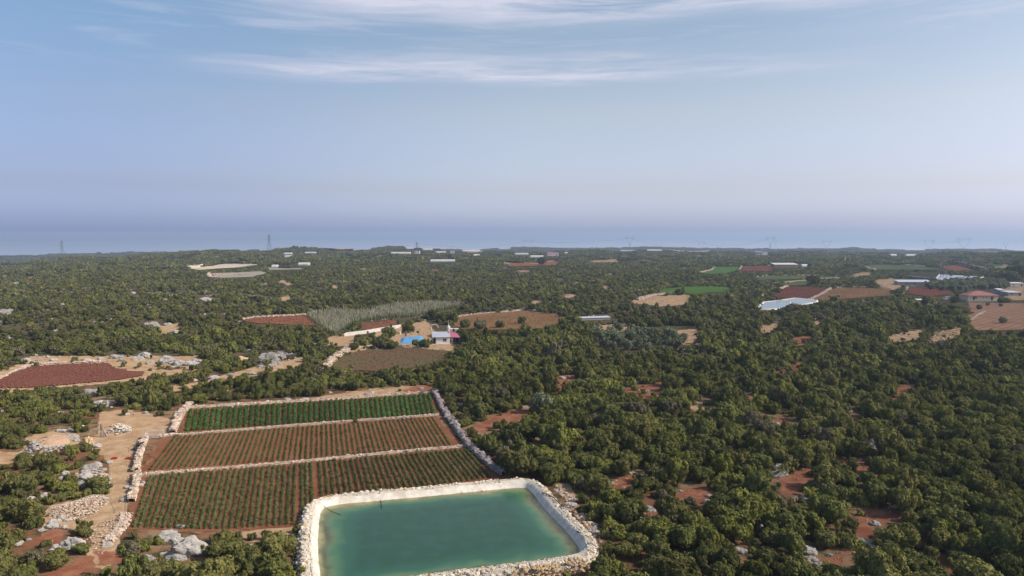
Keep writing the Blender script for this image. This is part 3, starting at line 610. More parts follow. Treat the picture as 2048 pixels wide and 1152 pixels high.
# far walls: (points, h, w, stone, label, material)
for PX, h, wd, s_, lab, mk in [
 ([(-30,772),(20,748),(60,732),(130,727),(215,724)], .5, 1.2, .7, 'pale stone edging round the dark red field among grey boulders', 'wall_stone'),
 ([(484,640),(510,636),(560,633),(612,630)], .7, 1.2, .9, 'pale wall behind the bare red field near the bean canes', 'wall_stone'),
 ([(650,735),(668,718),(690,704),(700,697)], .9, 2.0, 1.0, 'pale stone wall on the left edge of the brown mown field', 'wall_stone'),
 ([(700,697),(740,692),(800,690),(850,698)], .3, 1.0, .6, 'low stone edging between the yard and the brown mown field', 'wall_stone'),
 ([(905,636),(935,631),(980,627),(1050,620),(1110,624)], .6, 1.4, .9, 'pale stone wall behind the orange striped field', 'wall_stone'),
 ([(1276,600),(1300,592),(1330,588)], .9, 1.6, 1., 'pale stone wall by the tan clearing below the bright green field', 'wall_stone'),
 ([(1300,580),(1330,577),(1352,574),(1372,572)], .5, 1.4, 1., 'thin pale wall along the bright green field', 'wall_stone'),
 ([(1388,548),(1425,539),(1431,532),(1480,531),(1556,532)], 1.2, 2, 1.2, 'pale wall framing the small green field and the narrow red plot', 'wall_stone'),
 ([(1478,541),(1484,532)], 1, 1.8, 1.2, 'short pale wall between the small green field and the narrow red plot', 'wall_stone'),
 ([(1505,555),(1530,551),(1600,551),(1690,553),(1705,554)], .8, 1.6, 1.1, 'upper pale wall of the long dull green plot', 'wall_stone'),
 ([(1520,571),(1545,568),(1600,563),(1640,559),(1692,556)], .8, 1.6, 1.1, 'lower pale wall of the long dull green plot', 'wall_stone'),
 ([(1518,600),(1530,588),(1555,580),(1574,573)], 1., 2.2, 1., 'pale wall on the left of the dark maroon field', 'wall_stone'),
 ([(1620,600),(1645,588),(1662,577)], .8, 2.0, 1., 'pale wall between the maroon field and the orange stubble', 'wall_stone'),
 ([(1663,576),(1700,574),(1745,575),(1782,577)], .5, 1.4, 1., 'thin wall behind the orange stubble field', 'wall_stone'),
 ([(1800,590),(1808,582),(1814,575)], .8, 2.4, 1., 'pale stone wall left of the maroon plot by the silver van', 'wall_stone'),
 ([(1790,528),(1820,531),(1860,533)], 1., 2, 1.3, 'thin pale wall above the grey green plot', 'wall_stone'),
 ([(1722,530),(1738,536),(1750,541)], 1., 2, 1.3, 'short slanting wall left of the grey green plot', 'wall_stone'),
 ([(1866,534),(1890,531),(1912,529)], 1.2, 2, 1.3, 'pale wall above the red terrace plot', 'wall_stone'),
 ([(1912,529),(1935,533),(1960,541),(1972,545)], 4.5, 3, 1.8, 'high grey retaining wall between two far terraces', 'dark_stone'),
 ([(1890,542),(1920,543),(1955,545)], .8, 1.6, 1.2, 'pale wall below the red terrace plot', 'wall_stone'),
 ([(1966,537),(1990,538),(2014,534)], 2.0, 2, 1.5, 'reddish wall below the dull green terrace plot', 'wall_stone'),
 ([(1958,527),(1980,525),(2005,529),(2020,534)], .8, 1.6, 1.2, 'pale wall above the dull green terrace plot', 'wall_stone'),
 ([(1818,556),(1850,560),(1872,561)], 2.4, 2, 1.2, 'reddish retaining wall under the lined reservoir', 'dark_stone'),
 ([(1940,642),(1952,634),(1970,624)], .6, 1.2, .8, 'pale edging across the fallow plot by the yellow house', 'wall_stone'),
 ([(375,537),(400,535),(420,532)], 3, 3, 1.6, 'white wall at the tip of the white sheeted terrace', 'pale_stone'),
 ([(417,550),(420,558),(440,559)], 2.5, 3, 1.6, 'tan wall at the corner of the grey gravel terrace', 'wall_stone'),
 ([(425,551),(460,550.5),(485,550)], 1.2, 2, 1.4, 'tan wall across the grey gravel terrace', 'wall_stone'),
 ([(990,521),(1005,526),(1020,530)], 1.2, 2.4, 1.4, 'pale wall left of the far red field', 'wall_stone'),
 ([(1035,525),(1060,528),(1090,529)], 1.2, 2.2, 1.4, 'pale wall running through the far red field', 'wall_stone'),
 ([(1210,535),(1228,534),(1246,535)], 1.2, 2.4, 1.4, 'pale wall alone in the far woodland', 'wall_stone'),
 ]:
    wall(PX, h, wd, s_, lab, mk, group='dry stone walls round the far fields')

tick('walls')
# ------------------------------------------------------------------ the teal pond
nP = len(PW); area2 = sum(PW[k-1][0] * PW[k][1] - PW[k][0] * PW[k-1][1] for k in range(nP)); sg = 1 if area2 > 0 else -1
Tn = np.roll(PW, -2, 0) - np.roll(PW, 2, 0); NN = np.stack([Tn[:, 1], -Tn[:, 0]], 1) * sg; NN /= np.linalg.norm(NN, axis=1)[:, None]
for _ in range(2): NN = (NN + np.roll(NN, 1, 0) + np.roll(NN, -1, 0)) / 3
NN /= np.linalg.norm(NN, axis=1)[:, None]
def ring(off, z, jit=0):
    q = PW + NN * (off + rng.normal(0, jit, nP)[:, None]); return np.column_stack([q, np.full(nP, z) + rng.normal(0, jit * .6, nP)])
def loft(rings):
    V = np.concatenate(rings); R = len(rings)
    return V, np.array([(r * nP + k, r * nP + (k + 1) % nP, (r + 1) * nP + (k + 1) % nP, (r + 1) * nP + k) for r in range(R - 1) for k in range(nP)])
V, F = loft([ring(-7, -3.2), ring(-3, -1.6), ring(-.9, -.28), ring(-.1, .14, .03), ring(.35, .6, .06), ring(.7, .98, .09), ring(1.0, 1.05, .14)])
lin = obj('pond_liner', mesh('pond_liner', V, F, None, True), M['liner']); props(lin, 'creased white sheet lining the sloping sides of the teal pond', 'pond liner')
cb = PW.mean(0)
flo = np.column_stack([PW + NN * -7, np.full(nP, -3.2)])
obj('pond_floor', mesh('pond_floor', flo, [tuple(range(nP))]), M['liner'], lin)
V, F = loft([ring(.85, .96), ring(1.3, 1.1, .06), ring(1.9, 1.0, .12), ring(2.4, .2, .14), ring(2.6, -.5)])
ctr = Vector((cb[0], cb[1], 0)); bank = empty('stone_bank', ctr, 'thick bank of pale rubble and boulders round the teal pond', 'stone bank')
CO = np.array(ctr)
obj('bank_core', mesh('bank_core', V - CO, F), M['pale_stone'], bank)
# walk the loop
seg = np.hypot(*(np.roll(PW, -1, 0) - PW).T); cum = np.concatenate([[0], np.cumsum(seg)]); per = cum[-1]
def at_loop(s_, off):
    k = np.clip(np.searchsorted(cum, s_ % per, 'right') - 1, 0, nP - 1); t = ((s_ % per) - cum[k]) / seg[k]; k2 = (k + 1) % nP
    q = PW[k] * (1 - t)[:, None] + PW[k2] * t[:, None]; v = NN[k] * (1 - t)[:, None] + NN[k2] * t[:, None]; return q + v * off[:, None]
def bank_z(off): return np.interp(off, [.8, 1.0, 1.4, 1.9, 2.4, 2.8], [1.0, 1.05, 1.1, 1.0, .35, 0])
k = 5200; s_ = rng.uniform(0, per, k); off = np.clip(rng.normal(1.7, .5, k), .8, 2.9); q = at_loop(s_, off)
r = rubble('small_stones', np.column_stack([q, bank_z(off) + .02]) - CO, .22, M['pale_stone'], bank); props(r, kind='stuff')
k = 290; s_ = np.linspace(0, per, k) + rng.normal(0, .3, k); off = rng.choice([2.1, 2.3, 1.9, 1.6], k) + rng.normal(0, .15, k); q = at_loop(s_, off)
stones(np.column_stack([q, bank_z(off) + rng.uniform(0, .08, k)]) - CO, .44, 'pale_stone', bank)
k = 160; s_ = rng.uniform(0, per, k); off = rng.uniform(1.3, 2.6, k); q = at_loop(s_, off)
r = rubble('ochre_stones', np.column_stack([q, bank_z(off) + .08]) - CO, .42, M['ochre_stone'], bank); props(r, kind='stuff')
def depth(v): return {'depth': np.clip(-sdist(PW, v[:, 0], v[:, 1]) / np.interp(v[:, 0], [PW[:, 0].min(), PW[:, 0].min() + 9, PW[:, 0].max()], [9., 5., 6.]), 0, 1.5)}
o, _ = sheet('pond_water', PW + NN * .25, M['pond_water'], .2, jit=0, grid=1.0, attrs=depth, world=True)
# ropes and hose over the liner
for j, (pts, r_, lab) in enumerate([
  ([(640,1008),(652,1016),(665,1024),(682,1030)], .035, 'black rope trailing into the far left corner of the pond'),
  ([(759,985),(760,996),(762,1004),(764,1018)], .035, 'black rope hanging straight down the far bank of the pond'),
  ([(712,990),(722,996),(730,1003)], .035, 'short black rope on the far bank left of the straight one'),
  ([(914,968),(919,975),(924,986)], .035, 'black rope on the far bank near the middle of the pond'),
  ([(947,966),(956,974),(966,984)], .035, 'black rope on the far bank right of the middle'),
  ([(1021,958),(1022,966),(1023,976)], .035, 'black rope near the far right corner of the pond'),
  ([(1070,983),(1090,987),(1108,996),(1122,1010),(1128,1018)], .08, 'thick dark hose across the right bank of the pond')]):
    mb = MB(); P3 = []
    for q in pts:
        w3 = G([q[0]], [q[1]], 1.0)[0]; dd = float(sdist(PW, np.array([w3[0]]), np.array([w3[1]]))[0])
        z = np.interp(dd, [-1, 0, .95, 1.3, 2.4, 3.2], [.23, .24, 1.1, 1.25, 1.3, .6]); 
        w3 = G([q[0]], [q[1]], float(z))[0]; P3.append(Vector((w3[0], w3[1], float(z) + .05)))
    for a_, b_ in zip(P3[:-1], P3[1:]): mb.bar(a_, b_, r_, 5)
    o = mb.make('hose' if j == 6 else 'rope', M['rope']); props(o, lab, 'hose' if j == 6 else 'rope')

tick('pond')
# ------------------------------------------------------------------ foliage prototypes
def quads(P, Nv, size, tint):
    k = len(P); Nv = Nv / (np.linalg.norm(Nv, axis=1)[:, None] + 1e-9)
    a = rng.normal(0, 1, (k, 3)); U = np.cross(Nv, a); U /= np.linalg.norm(U, axis=1)[:, None] + 1e-9; V = np.cross(Nv, U)
    s1 = (size * rng.uniform(.6, 1.4, k))[:, None]; s2 = s1 * rng.uniform(.55, .9, k)[:, None]
    W_ = np.stack([P - U * s1, P - V * s2, P + U * s1, P + V * s2], 1).reshape(-1, 3)
    return W_, np.arange(4 * k).reshape(k, 4), np.repeat(tint, 4)
def crown(seed, nleaf, leaf, nlobe, h=1.15, spread=.62, lump=.3, core=.74):
    r_ = np.random.default_rng(seed); L = [(0, 0, h * .42, .52)]
    for k in range(nlobe):
        a = k * 2.4 + r_.uniform(-.5, .5); d = spread * math.sqrt((k + .6) / nlobe) * r_.uniform(.8, 1.1); R = r_.uniform(.24, .42)
        L.append((math.cos(a) * d, math.sin(a) * d, h * r_.uniform(.25, .78) * (1 - .45 * d) + .05, R))
    if seed < 200:
        for _ in range(3): a = r_.uniform(0, 6.28); d = r_.uniform(.55, .95) * spread / .62; L.append((math.cos(a) * d, math.sin(a) * d, h * r_.uniform(.15, .95), r_.uniform(.13, .24)))
    L = np.array(L); w_ = L[:, 3] ** 2; w_ /= w_.sum(); k = int(nleaf * 2.2)
    j = r_.choice(len(L), k, p=w_); D = r_.normal(0, 1, (k, 3)); D[:, 2] += .25; D /= np.linalg.norm(D, axis=1)[:, None]
    q = D * 4.2 + j[:, None] * 3.3 + seed
    nz = (np.sin(q[:, 0] + 1.3 * np.sin(q[:, 1])) + np.sin(q[:, 1] * 1.2 + 1.1 * np.sin(q[:, 2])) + np.sin(q[:, 2] * 1.1 + q[:, 0] * .7)) / 3
    R = L[j, 3] * (1 - lump * .4 + lump * nz + r_.normal(0, .07, k)); P = L[j, :3] + D * R[:, None]
    ok = P[:, 2] > .03
    for i in range(len(L)): ok &= ~((np.linalg.norm(P - L[i, :3], axis=1) < L[i, 3] * .78) & (j != i))
    P, D, nz, j = P[ok][:nleaf], D[ok][:nleaf], nz[ok][:nleaf], j[ok][:nleaf]
    lt = r_.random(len(L))[j]
    t = np.clip(.45 + .28 * nz + .35 * (lt - .5) + r_.normal(0, .16, len(P)), 0, 1)
    V, F, At = quads(P, D * np.array([1, 1, 1.1]) + r_.normal(0, .45, D.shape), leaf, t)
    if core:
        c_, f_ = I1
        for i in range(len(L)):
            b = len(V); V = np.concatenate([V, c_ * L[i, 3] * core * r_.uniform(.85, 1.1, c_.shape) + L[i, :3]])
            tri = np.concatenate([f_, f_[:, 2:3]], 1) + b
            F = np.concatenate([F, tri]); At = np.concatenate([At, np.full(len(c_), .25)])
    V[:, 2] = np.maximum(V[:, 2], 0)
    return V, F, At
def crown_me(name, *a, **k):
    V, F, At = crown(*a, **k); F_ = [tuple(f) if f[3] != f[2] else tuple(f[:3]) for f in F.tolist()]
    return mesh(name, V, F_, {'tint': At})
HI = [crown_me('crown', 11 + s, 2600, .062, 9 + s, h=1.05 + .12 * (s % 3), spread=.60 + .05 * (s % 2)) for s in range(7)]
MID = [crown_me('crown', 31 + s, 620, .115, 7 + s % 3, h=1.0 + .1 * (s % 3)) for s in range(6)]
LOW = [crown_me('crown', 51 + s, 150, .21, 5, h=.95) for s in range(5)]
BUSH = [crown_me('shrub', 71 + s, 1300, .080, 6 + s % 4, h=.78 + .1 * (s % 3), spread=.66, lump=.4) for s in range(5)]
OLIVE = [crown_me('crown', 91 + s, 900, .085, 7, h=1.05, spread=.58, lump=.35, core=.6) for s in range(4)]
PATCH = []
for s in range(4):
    r_ = np.random.default_rng(s + 500); Vs, Fs, As, b = [], [], [], 0
    for k in range(11):
        V, F, At = crown(200 + s * 20 + k, 46, .34, 3, h=.9); a = r_.uniform(0, 6.28); d = 8 * math.sqrt(r_.random()); sc = r_.uniform(2., 3.6)
        Vs.append(V * sc + np.array([math.cos(a) * d, math.sin(a) * d, 0])); Fs += [tuple(np.array(f) + b) if f[3] != f[2] else tuple(np.array(f[:3]) + b) for f in F.tolist()]; As.append(At * .7 + r_.random() * .3); b += len(V)
    PATCH.append(mesh('thicket', np.concatenate(Vs), Fs, {'tint': np.concatenate(As)}))
mb = MB(); mb.bar((0, 0, -.1), (.06, .02, .42), .085, 7, .055); mb.bar((.06, .02, .4), (.3, .12, .75), .045, 5, .02); mb.bar((.06, .02, .38), (-.22, .1, .7), .045, 5, .02); mb.bar((.05, 0, .3), (.05, -.28, .68), .04, 5, .02)
TRUNK = mesh('trunk', mb.V, mb.F); TRUNK.materials.append(M['bark'])
def setmat(o, m_):
    if not o.data.materials: o.data.materials.append(m_)
    o.material_slots[0].link = 'OBJECT'; o.material_slots[0].material = m_

tick('protos')
# ------------------------------------------------------------------ where every tree stands
def scatter(x0, x1, y0, y1, s, seed):
    r_ = np.random.default_rng(seed); gx, gy = np.meshgrid(np.arange(x0, x1, s), np.arange(y0, y1, s))
    gx = gx + (np.arange(gx.shape[0]) % 2)[:, None] * s * .5
    x = (gx + r_.uniform(-.42, .42, gx.shape) * s).ravel(); y = (gy + r_.uniform(-.42, .42, gx.shape) * s).ravel(); return x, y, r_
def vnoise(x, y, f): return (np.sin(x * f + 1.7 * np.sin(y * f * .8)) + np.sin(y * f * 1.3 + 1.4 * np.sin(x * f * .9 + 2)) + np.sin((x + y) * f * .6)) / 3
def blocked(x, y, z, r, h, tight=1.):
    b = np.zeros(len(x), bool)
    for hh, dx in ((0, 0), (.5, 0), (.92, 0), (.55, -.75), (.55, .75), (.2, -.5), (.2, .5)):
        px, py = project(x + dx * r * tight, y, z + h * hh); b |= look(KEEP, px, py).astype(bool)
    return b
TX = []
for (lo, hi, s, seed) in ((52, 330, 2.95, 1), (330, 950, 4.4, 2)):
    x, y, r_ = scatter(-hi * .98, hi * .98, 20, hi, s, seed)
    d = np.hypot(x, y); ok = (d >= lo) & (d < hi) & (np.abs(x) < y * 1.05 + 14) & (y > 10); x, y, d = x[ok], y[ok], d[ok]
    z = T(x, y); u = x / np.maximum(y, 1)
    right = sstep(-.22, .02, u) if lo < 100 else sstep(-.1, .2, u) * .6 - .3
    dens = .95 - .22 * (vnoise(x, y, .045) > .42) - .12 * (vnoise(x + 50, y, .17) > .35)
    rr_ = r_.random(len(x)); base = 3.8 + .5 * right
    dia = base * (.72 + .36 * vnoise(x, y, .08) * .5 + .62 * r_.random(len(x)) ** 1.5)
    small = r_.random(len(x)) < (.24 + .08 * (1 - right)); dia = np.where(small, dia * .62, dia)
    h = dia * np.where(small, .46, .50 + .06 * right) * r_.uniform(.85, 1.2, len(x))
    bad = blocked(x, y, z, dia / 2, h, .8)
    for f in (.6, .38):
        if lo > 100: break
        f_ = np.where(bad, f, 1.); f_ = np.where(dia * f_ < 1.1, 1., f_)
        b2 = blocked(x, y, z, dia * f_ / 2, h * f_, .8); fix = bad & ~b2; dia = np.where(fix, dia * f_, dia); h = np.where(fix, h * f_, h); bad = bad & b2
    ok = (rr_ < dens) & ~bad
    ok &= ~(small & (r_.random(len(x)) < .15))
    # thin overlapping giants
    kind = np.where(dia < 3.3, 1, 0)
    tone = r_.choice(5, len(x), p=[.27, .27, .27, .13, .06]); lft = (u < -.2) & (r_.random(len(x)) < .3); tone = np.where(lft, 1, tone)
    TX.append(np.stack([x, y, z, dia / 2, h, kind, tone, d, r_.uniform(0, 6.28, len(x))], 1)[ok])
CORE = [[(215,880),(288,884),(266,940),(252,1010),(236,1055),(225,1100),(190,1100),(180,1075),(208,1010),(228,940),(216,900)],[(225,840),(340,846),(350,868),(290,878),(225,884)],[(95,1010),(200,992),(215,1000),(190,1030),(100,1045)],[(60,900),(70,886),(120,872),(150,880),(145,892),(90,905)]]
KEEP2 = raster([FA, FB, FC, POND_O] + [f[1] for f in FARF] + [s[0] for s in STAKES] + [p[0] for p in PONDS] + SPECIAL + BELL + WALLCLEAR + CORE)
TR_ = blur(raster(TAN + RED), 5)
x, y, r_ = scatter(-300, 300, 20, 330, 2.1, 33); d = np.hypot(x, y); ok = (d > 55) & (d < 330) & (np.abs(x) < y * 1.05 + 14); x, y, d = x[ok], y[ok], d[ok]; z = T(x, y); u = x / np.maximum(y, 1)
dia = .9 + 1.5 * r_.random(len(x)) ** 1.3; h = dia * r_.uniform(.4, .7, len(x)); KEEP_, KEEP = KEEP, KEEP2
bad = blocked(x, y, z, dia / 2, h, 1.); KEEP = KEEP_; qx_, qy_ = project(x, y, z); inc = look(TR_, qx_, qy_) > .3
ok = ~bad & (r_.random(len(x)) < np.where(look(TR_, qx_, qy_) > .8, .08, np.where(look(TR_, qx_, qy_) > .15, .38, .5 - .18 * sstep(-.3, 0, u))))
tone = r_.choice(5, len(x), p=[.2, .3, .22, .14, .14])
TX.append(np.stack([x, y, z, dia / 2, h, x * 0 + 1, tone, d, r_.uniform(0, 6.28, len(x))], 1)[ok])
A_ = np.concatenate(TX); print('trees', len(A_))
px, py = project(A_[:, 0], A_[:, 1], A_[:, 2] + A_[:, 4] * .5)
inview = (px > -30) & (px < 2078) & (py < 1190)
big = A_[:, 3] / A_[:, 7] * np.where(inview, 1, 0)
LM = [(625,1090,'the left bank of the teal pond'),(900,1160,'the near bank of the teal pond'),(1120,1020,'the right bank of the teal pond'),(1205,1110,'the near right corner of the teal pond'),(1070,950,'the far right corner of the teal pond'),
 (960,900,'the long grey boulder wall'),(900,820,'the corner of the lush green crop'),(340,1090,'the broad grey outcrop below the crop rows'),(230,980,'the dry dirt track'),(110,880,'the mound of broken stone'),(140,1090,'the pale outcrop by the orange soil'),(100,1000,'the rubble slope beside the track'),
 (1000,840,'the long red and tan strip of soil'),(1285,785,'the red clearing ringed by oaks'),(1405,812,'the tan clearing'),(1300,1015,'the fluted white boulder'),(1395,992,'the tan clearing with two pale boulders'),(1245,965,'the small red clearing past the pond'),
 (1548,944,'the grey stone heap'),(1590,965,'the red clearing under the stone heap'),(1480,1058,'the pair of pale boulders'),(1481,1100,'the pitted round boulder'),(1740,890,'the leaning pale slabs'),(1720,930,'the narrow red clearing'),(1760,1040,'the wide red clearing'),(1660,1130,'the red clearing by the long white boulder'),
 (1731,1085,'the grey ledge of rock'),(1810,1115,'the two white rocks among dense oaks'),(1909,990,'the small rock in dense woodland'),(1990,1060,'the edge of the dense woodland'),(1960,880,'the shaded woodland slope'),(1850,950,'the yellowish thicket'),(1500,880,'the middle of the oak wood'),(1130,880,'the oaks above the pond'),(1620,790,'the small paired rocks'),(220,740,'the dark red ploughed field'),(430,755,'the winding tan path'),(60,820,'the dense scrub below the red field')]
SHAPE = ['domed', 'lumpy', 'rounded', 'spreading', 'uneven', 'full', 'ragged']
used = set()
def relabel(head, X, Y, kindword):
  lms = sorted(LM, key=lambda l: (l[0] - X) ** 2 + ((l[1] - Y) * 1.8) ** 2)
  for best in lms[:5] + lms[:1]:
    dx, dy = X - best[0], Y - best[1]; dd = math.hypot(dx, dy)
    rel = ('right of' if dx > 0 else 'left of') if abs(dx) > abs(dy) * 1.4 else ('beyond' if dy < 0 else 'in front of')
    tier = 'just ' if dd < 38 else ('' if dd < 80 else 'well ')
    lab = f"{head} {tier}{rel} {best[2]}"
    if len(lab.split()) > 16: lab = ' '.join(w_ for w_ in lab.split() if w_ not in SHAPE + ['mounded', 'low', 'grey'])
    if lab not in used and len(lab.split()) <= 16: used.add(lab); break
  return lab, f"{kindword} by {best[2]}"
def pick(kind, count):
    idx = np.where((A_[:, 5] == kind) & (big > 0))[0]; return idx[np.argsort(-big[idx])][:count]
oaks, shrubs = pick(0, 292), pick(1, 296)
taken = np.zeros(len(A_), bool); taken[oaks] = True; taken[shrubs] = True
for c_, i in enumerate(oaks):
    x, y, z, r_, h, _, tn, d, rz = A_[i]; si = c_ % 7
    sizew = 'broad' if r_ > 3.0 else ('medium' if r_ > 2.2 else 'small')
    lab, grp = relabel(f"{sizew} {TONES[int(tn)][0]} {SHAPE[si]} oak", px[i], py[i], 'oaks')
    t = empty('oak_tree', (x, y, z), lab, 'tree', grp, rz)
    o = obj('crown', HI[si], None, t, (0, 0, h * .10), 0, (r_ * rng.uniform(.8, 1.2), r_ * rng.uniform(.8, 1.2), h / 1.05 * rng.uniform(.8, 1.25))); setmat(o, TONES[int(tn)][1])
    obj('trunk', TRUNK, None, t, (0, 0, 0), rng.uniform(0, 6), (r_ * .8, r_ * .8, h))
for c_, i in enumerate(shrubs):
    x, y, z, r_, h, _, tn, d, rz = A_[i]; si = c_ % 5
    sizew = 'broad' if r_ > 1.45 else ('medium' if r_ > 1.1 else 'small')
    lab, grp = relabel(f"{sizew} {TONES[int(tn)][0]} {['mounded','lumpy','rounded','low','ragged'][si]} shrub", px[i], py[i], 'shrubs')
    o = obj('shrub', BUSH[si], None, None, (x, y, z - .1), rz, (r_ * 1.1, r_ * 1.1, h / .85)); setmat(o, TONES[int(tn)][1]); props(o, lab, 'shrub', grp)

def gn(name, P, rz, sc, which, protos):
    me = bpy.data.meshes.new(name); me.vertices.add(len(P)); me.vertices.foreach_set('co', P.astype(np.float32).ravel())
    for nm, ty, v in (('rz', 'FLOAT', rz), ('pi', 'INT', which)):
        at = me.attributes.new(nm, ty, 'POINT'); at.data.foreach_set('value', np.asarray(v, np.float32 if ty == 'FLOAT' else np.int32))
    at = me.attributes.new('sc', 'FLOAT_VECTOR', 'POINT'); at.data.foreach_set('vector', sc.astype(np.float32).ravel())
    o = obj(name, me); gt = bpy.data.node_groups.new(name, 'GeometryNodeTree')
    gt.interface.new_socket('Geometry', in_out='INPUT', socket_type='NodeSocketGeometry'); gt.interface.new_socket('Geometry', in_out='OUTPUT', socket_type='NodeSocketGeometry')
    nd, L = gt.nodes, gt.links; gi, go = nd.new('NodeGroupInput'), nd.new('NodeGroupOutput'); jn = nd.new('GeometryNodeJoinGeometry')
    def attr(nm, ty):
        a = nd.new('GeometryNodeInputNamedAttribute'); a.data_type = ty; a.inputs[0].default_value = nm; return next(s for s in a.outputs if s.enabled)
    cx = nd.new('ShaderNodeCombineXYZ'); L.new(attr('rz', 'FLOAT'), cx.inputs[2]); er = nd.new('FunctionNodeEulerToRotation'); L.new(cx.outputs[0], er.inputs[0])
    sca, pia = attr('sc', 'FLOAT_VECTOR'), attr('pi', 'INT')
    for k, pr in enumerate(protos):
        cp = nd.new('FunctionNodeCompare'); cp.data_type = 'INT'; cp.operation = 'EQUAL'; L.new(pia, cp.inputs[2]); cp.inputs[3].default_value = k
        oi = nd.new('GeometryNodeObjectInfo'); oi.inputs['Object'].default_value = pr; oi.inputs['As Instance'].default_value = True; oi.transform_space = 'ORIGINAL'
        ip = nd.new('GeometryNodeInstanceOnPoints'); L.new(gi.outputs[0], ip.inputs['Points']); L.new(cp.outputs[0], ip.inputs['Selection'])
        L.new(oi.outputs['Geometry'], ip.inputs['Instance']); L.new(er.outputs[0], ip.inputs['Rotation']); L.new(sca, ip.inputs['Scale']); L.new(ip.outputs[0], jn.inputs[0])
    L.new(jn.outputs[0], go.inputs[0]); mo = o.modifiers.new('scatter', 'NODES'); mo.node_group = gt; return o
# sources for the masses: real trees of the wood, one per shape and tone
rest = ~taken
def proto_set(meshes, lo, hi, name, partname, count, useful):
    out = []; idx = np.where(rest & (A_[:, 7] > lo) & (A_[:, 7] < hi) & inview & useful)[0]; idx = idx[:: max(1, len(idx) // count)][:count]
    for c_, i in enumerate(idx):
        x, y, z, r_, h, _, tn, d, rz = A_[i]; tn = [0, 1, 2, 3, 0, 1, 2, 4, 2, 1][c_ % 10]
        lab, grp = relabel(f"far {TONES[tn][0]} {SHAPE[c_ % 7]} oak", px[i], py[i], 'oaks')
        t = empty('oak_tree', (x, y, z), lab, 'tree', 'oaks in the far wood', rz)
        o = obj('crown', meshes[c_ % len(meshes)], None, t, (0, 0, 0), 0, (r_, r_, h)); setmat(o, TONES[tn][1])
        out.append(o); taken[i] = True
    return out
near_lim, mid_lim = 150, 400
hip = []
for o in list(C.objects):
    if o.name.startswith('crown') and o.data in HI and len(hip) < 40: hip.append(o)
tone_of = {t[1].name: k for k, t in enumerate(TONES)}
byt = {k: [o for o in hip if tone_of[o.material_slots[0].material.name] == k] for k in range(5)}
bush_p = [o for o in C.objects if o.name.startswith('shrub') and o.data in BUSH][:40]
midp = proto_set(MID, 170, 400, 'oak_tree', 'crown', 10, A_[:, 5] == 0)
lowp = proto_set(LOW, 420, 900, 'oak_tree', 'crown', 10, A_[:, 5] == 0)
rest = ~taken; d = A_[:, 7]
def mass(name, sel, protos, squash=1., sc=1.):
    B = A_[sel]
    if not len(B): return
    wh = rng.integers(0, len(protos), len(B))
    P = B[:, :3].copy(); S_ = np.stack([B[:, 3] * sc * rng.uniform(.72, 1.22, len(B)), B[:, 3] * sc * rng.uniform(.72, 1.22, len(B)), B[:, 4] * squash * rng.uniform(.7, 1.35, len(B))], 1)
    o = gn(name, P, B[:, 8], S_, wh, protos); props(o, kind='stuff'); return o
mass('oak_woodland', rest & (d < 230) & (A_[:, 5] == 0), hip[:24], 1.0, 1.0)
mass('scrub', rest & (d < 200) & (A_[:, 5] == 1), bush_p[:20], 1.2, 1.1)
mass('oak_woodland', rest & (((d >= 230) & (A_[:, 5] == 0)) | ((d >= 200) & (A_[:, 5] == 1))) & (d < 460), midp, 1.05, 1.03)
mass('oak_woodland', rest & (d >= 460), lowp, 1.05, 1.1)
# beyond 950 m: thickets
x, y, r_ = scatter(-4200, 4200, 300, 4300, 13.5, 9); dd = np.hypot(x, y)
ok = (dd > 940) & (dd < 4300) & (np.abs(x) < y * 1.0); ok &= ~((dd > 2300) & (r_.random(len(x)) < .45)); x, y, dd = x[ok], y[ok], dd[ok]
z = T(x, y); bl = np.zeros(len(x), bool)
for hh, dx in ((0, 0), (3.2, 0), (2.5, -6), (2.5, 6), (1, -7), (1, 7)):
    a, b = project(x + dx, y, z + hh); bl |= look(KEEP, a, b).astype(bool)
ok = ~bl & (vnoise(x, y, .02) < .75); x, y, z, dd = x[ok], y[ok], z[ok], dd[ok]
prs = []
for k in range(8):
    i = int(len(x) * (k + .5) / 8); o = obj('thicket', PATCH[k % 4], None, None, (x[i], y[i], z[i]), k, 1); setmat(o, TONES[[0, 1, 2, 0, 1, 2, 4, 3][k]][1]); props(o, kind='stuff'); prs.append(o)
sc = r_.uniform(.85, 1.3, len(x)); S_ = np.stack([sc, sc, sc * r_.uniform(.8, 1.3, len(x)) * np.where(r_.random(len(x)) < .06, 1.5, 1)], 1)
wh = r_.choice(8, len(x), p=[.2, .17, .18, .2, .12, .07, .04, .02])
props(gn('distant_woodland', np.stack([x, y, z], 1), r_.uniform(0, 6.28, len(x)), S_, wh, prs), kind='stuff'); print('patches', len(x))

